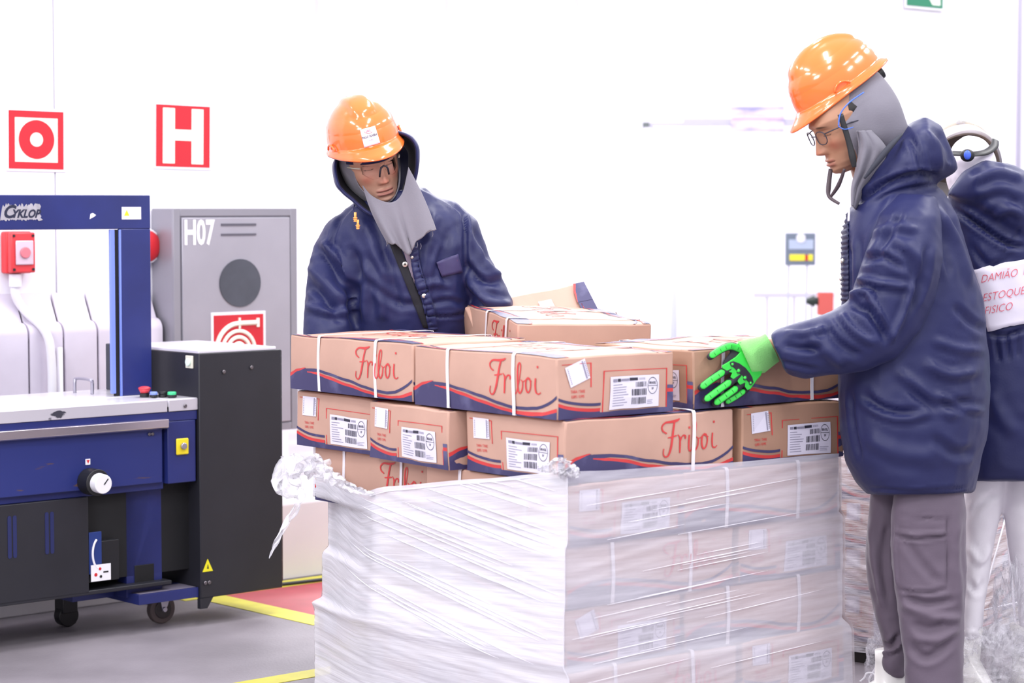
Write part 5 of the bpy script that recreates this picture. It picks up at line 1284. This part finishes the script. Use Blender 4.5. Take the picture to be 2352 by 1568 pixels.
# near sleeve as a separate surface, joined visually at the shoulder
q = MB()
YS = Y2 - .2
limb(q, [(2060, 440, 2150, 450, Y2 - .10, .07), (2020, 490, 2160, 500, Y2 - .16, .10), (1995, 560, 2165, 590, YS, .11), (1972, 630, 2150, 680, YS, .105), (1950, 690, 2115, 760, YS - .01, .10), (1915, 712, 2060, 822, YS - .02, .095), (1870, 730, 1990, 850, YS - .03, .085), (1825, 742, 1905, 862, YS - .04, .078), (1790, 752, 1845, 872, YS - .05, .07), (1768, 768, 1805, 858, YS - .055, .058)], 40)
me = remesh(q, .008, 8)
W2A = [([(1978,600),(2030,590),(2080,620)], 9, -.010), ([(1965,640),(2020,650),(2090,660)], 9, .011), ([(1940,690),(1985,668),(2010,700),(2030,750)], 9, .012), ([(1955,700),(2000,720),(2040,790)], 10, -.013), ([(2040,560),(2090,600),(2110,660)], 12, -.009), ([(2000,540),(2060,520),(2110,530)], 10, .008), ([(1930,720),(1960,760),(2010,790)], 9, .011), ([(1890,740),(1930,790),(1980,820)], 10, -.010), ([(1850,760),(1890,800),(1940,840)], 12, .010), ([(1800,790),(1840,800),(1890,800)], 9, -.009), ([(1800,765),(1850,765),(1900,750)], 8, .008), ([(1790,830),(1830,840),(1880,850)], 6, -.006), ([(2100,640),(2075,720),(2040,790)], 8, .009), ([(2130,560),(2120,640),(2090,720)], 9, -.008), ([(2075,480),(2040,540),(2010,590)], 8, -.008)]
sculpt(me, W2A, .004, 21, 8); me.materials.append(navyj); sl = put('sleeve', me, p2, True)
# cowl, drawn over the back of the head and hanging beside the cheek
loop_shell('cowl', [HL(H2, face_loop(0, -.018, .0715, .10, -.020, -.02)), HL(H2, face_loop(0, -.016, .080, .112, -.008, -.0)), HL(H2, face_loop(0, -.012, .087, .122, .03)), HL(H2, face_loop(0, -.012, .088, .122, .08, 0, .2)), HL(H2, face_loop(0, -.02, .07, .11, .125, 0, .5)), HL(H2, face_loop(0, -.03, .03, .05, .14)), HL(H2, face_loop(0, -.03, .002, .003, .143))], greyc, p2, amp=.004, solid=.003, seed=4)
def cflap(s, t):
    left = catmull([(1966, 300, 0), (1972, 340, 0), (1966, 390, 0), (1957, 430, 0), (1957, 472, 0)], 6); right = catmull([(2000, 300, 0), (2036, 345, 0), (2012, 395, 0), (1986, 432, 0), (1964, 482, 0)], 6)
    k = t * (len(left) - 1); i = min(int(k), len(left) - 2); f = k - i
    p = left[i].lerp(left[i+1], f).lerp(right[i].lerp(right[i+1], f), s)
    return U(p.x, p.y, Y2 - .150 + .035 * s * s + .01 * math.sin(s * 14 + t * 4) * (1 - s) + .02 * t)
o = sheet('cowl_side', cflap, 30, 40, greyc, p2); sd = o.modifiers.new('thickness', 'SOLIDIFY'); sd.thickness = .003
def ribbon(pts, wd, name, m, parent, Yv, th=.0012, wax=None):
    C = catmull([U(x, y, Y) for (x, y), Y in zip(pts, Yv)], 6); n = len(C); q = MB(); vs = []
    for i, c in enumerate(C):
        d = (C[min(i+1, n-1)] - C[max(i-1, 0)]).normalized(); s_ = (wax or d.cross(Vector((0, 1, 0)))).normalized(); w_ = wd if not isinstance(wd, list) else interp(i / (n - 1), [(k / (len(wd) - 1), v) for k, v in enumerate(wd)])
        vs += [c - s_ * w_, c + s_ * w_]
    q.add(vs, [(2*i, 2*i+1, 2*i+3, 2*i+2) for i in range(n - 1)]); return q.build(name, m, parent, world=True, smooth=True, solid=th)
YH = Y2 - .165
ribbon([(1930, 262), (1948, 320), (1958, 360), (1962, 384)], [.008, .008, .010, .006], 'chin_strap', blackm, p2, [YH] * 4)
ribbon([(1908, 388), (1903, 430), (1905, 452), (1928, 468)], [.006, .007, .005, .004], 'chin_strap', mat('strap brown black', srgb(72, 60, 66), .6), p2, [Y2 - .05, Y2 - .07, Y2 - .08, Y2 - .1])
ribbon([(1940, 388), (1926, 425), (1908, 452)], [.004, .006, .004], 'chin_strap', mat('strap brown black', srgb(72, 60, 66), .6), p2, [Y2 - .12, Y2 - .1, Y2 - .08])
q = MB(); q.tube(catmull([U(1984, 212, Y2 - .14), U(1950, 236, Y2 - .16), U(1930, 262, YH), (U(1926, 290, YH))], 6), .0022, 6); q.tube(catmull([U(1926, 290, YH - .003), U(1940, 297, YH - .003), U(1960, 292, YH)], 6), .0015, 6)
q.build('earplug_cord', mat('blue cord', srgb(70, 110, 200), .4), p2, world=True, smooth=True)
q = MB(); q.tube(catmull([U(1953, 402, Y2 - .19), U(1948, 440, Y2 - .2), U(1950, 480, Y2 - .21), U(1949, 508, Y2 - .215)], 6), .0032, 8); q.build('drawstring', mat('white cord', srgb(215, 210, 222), .7), p2, world=True, smooth=True)
q = MB(); q.loft([(H2 @ Vector((0, .014, z)), H2.to_3x3() @ Vector((rx, 0, 0)), H2.to_3x3() @ Vector((0, ry, 0))) for z, rx, ry in ((.018, .0770, .074), (.034, .0770, .082), (.05, .070, .078), (.07, .055, .06))], 30); q.build('under_helmet_band', mat('black hair', srgb(26, 22, 24), .6), p2, world=True, smooth=True)  # dark band round the head below the helmet
# glasses: thin dark frame in the head frame
q = MB()
for sx in (-1, 1):
    ring = [H2 @ Vector((sx * (.034 + .0225 * math.copysign(abs(math.cos(t)) ** .8, math.cos(t))), -.099 + 2.4 * (.034 + .0225 * math.cos(t)) ** 2, -.006 + .018 * math.copysign(abs(math.sin(t)) ** .8, math.sin(t)))) for t in np.linspace(0, 2 * math.pi, 28)][:-1]
    q.tube(ring, .0016, 6, closed=True)
q.tube([H2 @ Vector(p) for p in ((-.012, -.099, 0), (0, -.106, .003), (.012, -.099, 0))], .0016, 6)
for sx in (-1, 1): q.tube([H2 @ Vector(p) for p in ((sx * .056, -.092, .004), (sx * .072, -.07, .006), (sx * .079, -.02, .004), (sx * .08, .0, .0))], .0018, 6)
gl2 = q.build('glasses', bl, p2, world=True, smooth=True)
for sx in (-1, 1):
    q = MB(); c_ = [H2 @ Vector((sx * (.034 + .0215 * math.cos(t)), -.099 + 2.4 * (.034 + .0215 * math.cos(t)) ** 2, -.006 + .017 * math.sin(t))) for t in np.linspace(0, 2 * math.pi, 25)[:-1]]
    q.add(c_, [tuple(range(24))]); q.build('lens', glassm, gl2, world=True)
# placket and snaps down the front edge
drape(bv2, [(1937, 484), (1950, 478), (1951, 690), (1936, 690)], 4, 60, 'placket', mat('dark placket', srgb(34, 36, 70), .6), jk2, .003, .004, lambda s, t: .003 * math.sin(t * 110))
for x, y in ((1943, 490), (1942, 600), (1940, 640)):
    c = hit(bv2, x, y, .010)
    if c: q = MB(); q.ell(c, (.006, .004, .007), 8); q.build('snap', snapm, jk2, world=True, smooth=True)
# hood lining edge
q = MB(); q.tube(catmull([U(1985, 410, Y2 - .16), U(2015, 372, Y2 - .17), U(2048, 332, Y2 - .165), U(2072, 308, Y2 - .12)], 6), [.003 + .006 * math.sin(math.pi * i / 18) for i in range(19)], 10); q.build('hood_lining', mat('charcoal lining', srgb(52, 54, 66), .8), p2, world=True, smooth=True)
# trousers
q = MB()
YA_, YB_ = Y2 - .1, Y2 + .1
limb(q, [(2062, 1090, 2205, 1090, YA_, .08), (2047, 1170, 2218, 1170, YA_, .10), (2044, 1260, 2218, 1260, YA_, .095), (2052, 1340, 2220, 1340, YA_, .09), (2064, 1420, 2217, 1420, YA_, .088), (2074, 1500, 2214, 1500, YA_, .082), (2080, 1580, 2212, 1580, YA_, .08), (2086, 1640, 2200, 1640, YA_, .075)], 36, 2.4)
limb(q, [(2003, 1090, 2120, 1090, YB_, .09), (1996, 1180, 2090, 1180, YB_, .085), (1989, 1270, 2080, 1270, YB_, .08), (1995, 1350, 2082, 1350, YB_, .08), (2012, 1420, 2090, 1420, YB_, .075), (2026, 1465, 2090, 1465, YB_, .07), (2034, 1492, 2088, 1492, YB_, .065), (2023, 1515, 2086, 1515, YB_, .07), (2026, 1540, 2084, 1545, YB_, .068), (2044, 1556, 2082, 1558, YB_, .06)], 30, 2.3)
me = remesh(q, .008, 6)
T2S = [([(2062,1185),(2115,1190),(2178,1190)], 3, -.004), ([(2178,1190),(2176,1225)], 3, -.005), ([(2056,1228),(2100,1236),(2178,1230)], 4, -.009), ([(2058,1222),(2110,1228),(2174,1222)], 4, .006), ([(2176,1230),(2178,1300),(2177,1352)], 3, -.005), ([(2060,1352),(2120,1362),(2178,1352)], 4, -.007), ([(2060,1200),(2056,1280),(2062,1350)], 3, .004),
 ([(2080,1240),(2120,1300),(2160,1340)], 10, -.005), ([(2075,1370),(2130,1385),(2195,1378)], 8, -.010), ([(2070,1385),(2140,1415),(2210,1420)], 10, .008), ([(2090,1430),(2140,1445),(2170,1425)], 9, -.008), ([(2090,1480),(2130,1510),(2190,1470)], 10, -.009), ([(2090,1460),(2150,1470),(2205,1440)], 9, .007), ([(2200,1180),(2195,1280),(2205,1400)], 10, .005),
 ([(2030,1475),(2045,1482),(2065,1455)], 6, -.012, (6.5, 9)), ([(2030,1505),(2055,1490),(2070,1465)], 5, .010, (6.5, 9)), ([(2000,1200),(2010,1300),(2030,1400)], 8, .006, (6.5, 9)), ([(2040,1200),(2030,1280),(2040,1380)], 9, -.006, (6.5, 9))]
sculpt(me, T2S, .004, 31, 7); me.materials.append(trou_g); tr2 = put('trousers', me, p2, True)
boot((2062 - 1176) / FPX * YB_, YB_, 'boot', p2, .19, h(-80)); boot((2145 - 1176) / FPX * YA_, YA_, 'boot', p2, .2, h(-80))
# glove on the frosted carton's long side
Pd = place(1280, 0, 0, BW + .075, YB, 0).translation - AD * 0
FN = -AD
def Yface(x, y):
    p = onp(x, y, Pd + Vector((0, 0, 0)), AD); return p.y - .040
g2, Qg, kp2 = glove(p2, lambda x, y: (x, y), Yface, label='bright green impact glove with black knuckle bars')
# bare wrist between cuff and sleeve
q = MB(); q.loft([(Qg(1768, 800, .01), (Qg(1757, 775) - Qg(1786, 826)) * .42, Vector((0, 1, 0)) * .026), (Qg(1800, 800, .01), (Qg(1790, 776) - Qg(1815, 826)) * .45, Vector((0, 1, 0)) * .028)], 24); o = q.build('wrist', mat('brown skin', sk2 + (1,), .5), p2, world=True, smooth=True)
# worker 1's two gloved hands: same glove shape carried to his cuffs
for (dx, dy, fl) in ((-940, 85, 1), (0, 0, -1)):
    if fl == 1: trf = lambda x, y: (760 + (y - 815) * 1.0 * .85, 880 - (x - 1765) * .85)
    else: trf = lambda x, y: (1128 - (y - 815) * .85, 790 - (x - 1765) * .85)
    glove(p1, trf, (lambda x, y: Y1 - .14), label='green work glove')
# ===================================================== worker 3 (back to camera)
Y3 = 6.92
p3 = empty('person', ((2290 - 1176) / FPX * Y3, Y3, 0), label='worker seen from behind in white helmet with a white lettered patch on navy coat', cat='person')
H3 = headM(2236, 388, Y3 + .02, h(190), h(20), h(0), .78, (0, 0, 0))
q0 = shirt_rings((2205, 400, 2265, 400, Y3, .055), (2195, 440, 2280, 440, Y3, .06), (2180, 520, 2400, 520, Y3 + .02, .1), (2200, 900, 2400, 900, Y3 + .02, .1))
body(p3, H3, (.42, .25, .18), q0)
q = MB(); q.ell(U(2230, 392, Y3 + .01), (.076, .10, .108), 24); q.loft(shirt_rings((2196, 400, 2268, 400, Y3, .08), (2170, 470, 2290, 470, Y3, .09)), 30)
me = remesh(q, .006, 5); sculpt(me, [([(2205,400),(2230,420),(2250,400)], 5, -.004)], .003, 77, 12); me.materials.append(mat('white hood cloth', srgb(226, 220, 232), .8)); put('cowl', me, p3, True)
HM3 = headM(2236, 304, Y3 + .05, h(184), h(52), h(8), 1.04, (0, .152, -.01))
hh3 = helmet(HM3, helmw, p3, label='white helmet', inner_m=helmi)
q = MB(); q.tube(catmull([U(2185, 352, Y3 - .085), U(2215, 353, Y3 - .108), U(2245, 353, Y3 - .105), U(2268, 348, Y3 - .08), U(2284, 335, Y3 - .04), U(2286, 322, Y3)], 6), .012, 10, flat=.3)
kb3 = q.build('headband', blackm, hh3, world=True, smooth=True)
q = MB(); q.ell(U(2222, 357, Y3 - .112), (.022, .012, .019), 12); q.build('ratchet_knob', blackm, hh3, world=True, smooth=True)
q = MB(); q.ell(U(2222, 356, Y3 - .124), (.011, .006, .014), 12); q.build('knob_cap', mat('blue cap', srgb(70, 105, 225), .4), kb3, world=True, smooth=True)
hb3 = BVHTree.FromPolygons([v.co.copy() for v in hh3.data.vertices], [tuple(p.vertices) for p in hh3.data.polygons])
text_on(hb3, 'DAMIAO', 2208, 279, 6.5, 0, inkg, hh3, .002, .9); text_on(hb3, 'FREITAS', 2207, 285, 6.5, 0, inkg, hh3, .002, .9)
q = MB()
q.loft(shirt_rings((2195, 420, 2330, 395, Y3, .09), (2178, 455, 2400, 430, Y3, .13), (2172, 500, 2450, 480, Y3, .15), (2190, 580, 2455, 580, Y3, .16), (2205, 660, 2450, 660, Y3, .16), (2220, 740, 2440, 740, Y3, .155), (2225, 820, 2445, 820, Y3, .16), (2215, 950, 2455, 950, Y3, .17), (2205, 1050, 2460, 1050, Y3, .17), (2205, 1106, 2455, 1100, Y3, .165)), 48, e=2.4)
q.loft([ringpx(2172, 445, 2250, 475, Y3 - .06, .07), ringpx(2215, 392, 2300, 520, Y3 - .08, .10), ringpx(2262, 366, 2365, 560, Y3 - .08, .11), ringpx(2320, 372, 2420, 540, Y3 - .07, .10), ringpx(2380, 400, 2440, 480, Y3 - .04, .07)], 36, e=2.2)
limb(q, [(2400, 440, 2440, 520, Y3, .09), (2440, 520, 2520, 560, Y3, .09), (2440, 700, 2530, 700, Y3 - .02, .085), (2420, 800, 2500, 830, Y3 - .1, .07)])
q.ell(U(2300, 470, Y3 - .03), (.12, .12, .13), 20)
me = remesh(q, .009, 8)
W3S = [([(2190,478),(2250,520),(2310,558),(2352,568)], 7, -.014), ([(2230,420),(2290,395),(2350,410)], 10, .010), ([(2240,470),(2300,450),(2352,470)], 12, -.008), ([(2280,500),(2320,480),(2352,500)], 10, .008), ([(2230,560),(2270,610),(2320,590)], 8, -.006), ([(2270,765),(2310,770),(2352,755)], 6, -.010), ([(2285,770),(2295,830)], 5, -.006), ([(2310,768),(2318,830)], 5, -.006), ([(2335,765),(2340,820)], 5, -.006), ([(2275,900),(2300,960),(2340,1000)], 16, .006), ([(2290,600),(2320,560),(2345,520)], 4, -.004)]
sculpt(me, W3S, .005, 43, 6.5); me.materials.append(navyj); jk3 = put('coat', me, p3, True); bv3 = bvh_of(me)
pt = drape(bv3, [(2238, 619), (2395, 586), (2420, 730), (2270, 760)], 18, 14, 'back_patch', mat('white patch', srgb(226, 220, 234), .7, bump=.05), jk3, .006, .002)
hb4 = BVHTree.FromPolygons([v.co.copy() for v in pt.data.vertices], [tuple(p.vertices) for p in pt.data.polygons])
redink = mat('red stencil ink', srgb(222, 92, 110), .6)
def tx(s, x, y, sz, k):
    vs, fs = text_geo(s, sz, -.35, k); mn = min(v.x for v in vs); a = h(10.5)
    out = []; last = None; ok = []
    for v in vs:
        vx = v.x - mn; X = x + vx * math.cos(a) + v.y * math.sin(a); Y_ = y - (v.y * math.cos(a) + vx * math.sin(a)); h_ = hit(hb4, X, Y_, .004) or last; last = h_; out.append(h_)
    out = [o or last for o in out]; q = MB(); q.add(out, fs); q.build('lettering', redink, pt, world=True)
tx('DAMIÃO  FREI', 2256, 641, 27, .80); tx('ESTOQUE', 2260, 684, 27, .82); tx('FISICO', 2264, 714, 27, .82)
q = MB()
limb(q, [(2212, 1080, 2312, 1080, Y3, .10), (2215, 1180, 2296, 1180, Y3, .09), (2214, 1280, 2276, 1280, Y3, .08), (2212, 1380, 2262, 1380, Y3, .07), (2205, 1440, 2256, 1440, Y3, .066), (2205, 1472, 2252, 1470, Y3, .066)], 28, 2.3)
limb(q, [(2296, 1080, 2440, 1080, Y3 + .04, .10), (2306, 1180, 2425, 1180, Y3 + .04, .09), (2322, 1290, 2410, 1290, Y3 + .04, .08), (2340, 1400, 2405, 1400, Y3 + .04, .07), (2345, 1490, 2400, 1490, Y3 + .04, .066)], 28, 2.3)
me = remesh(q, .009, 6); sculpt(me, [([(2230,1180),(2260,1150),(2290,1130)], 8, -.006), ([(2225,1250),(2250,1290),(2275,1250)], 8, .006), ([(2225,1330),(2245,1360),(2262,1330)], 7, -.006), ([(2218,1455),(2235,1450),(2250,1462)], 4, .006)], .004, 51, 7); me.materials.append(trou_w); put('trousers', me, p3, True)
boot((2226 - 1176) / FPX * Y3, Y3, 'boot', p3, .2, h(10)); boot((2372 - 1176) / FPX * (Y3 + .04), Y3 + .04, 'boot', p3, .2, h(-10))
glove(p3, lambda x, y: (2462 - (y - 815) * .8, 830 - (x - 1765) * .8), lambda x, y: Y3 - .1, label='green work glove')
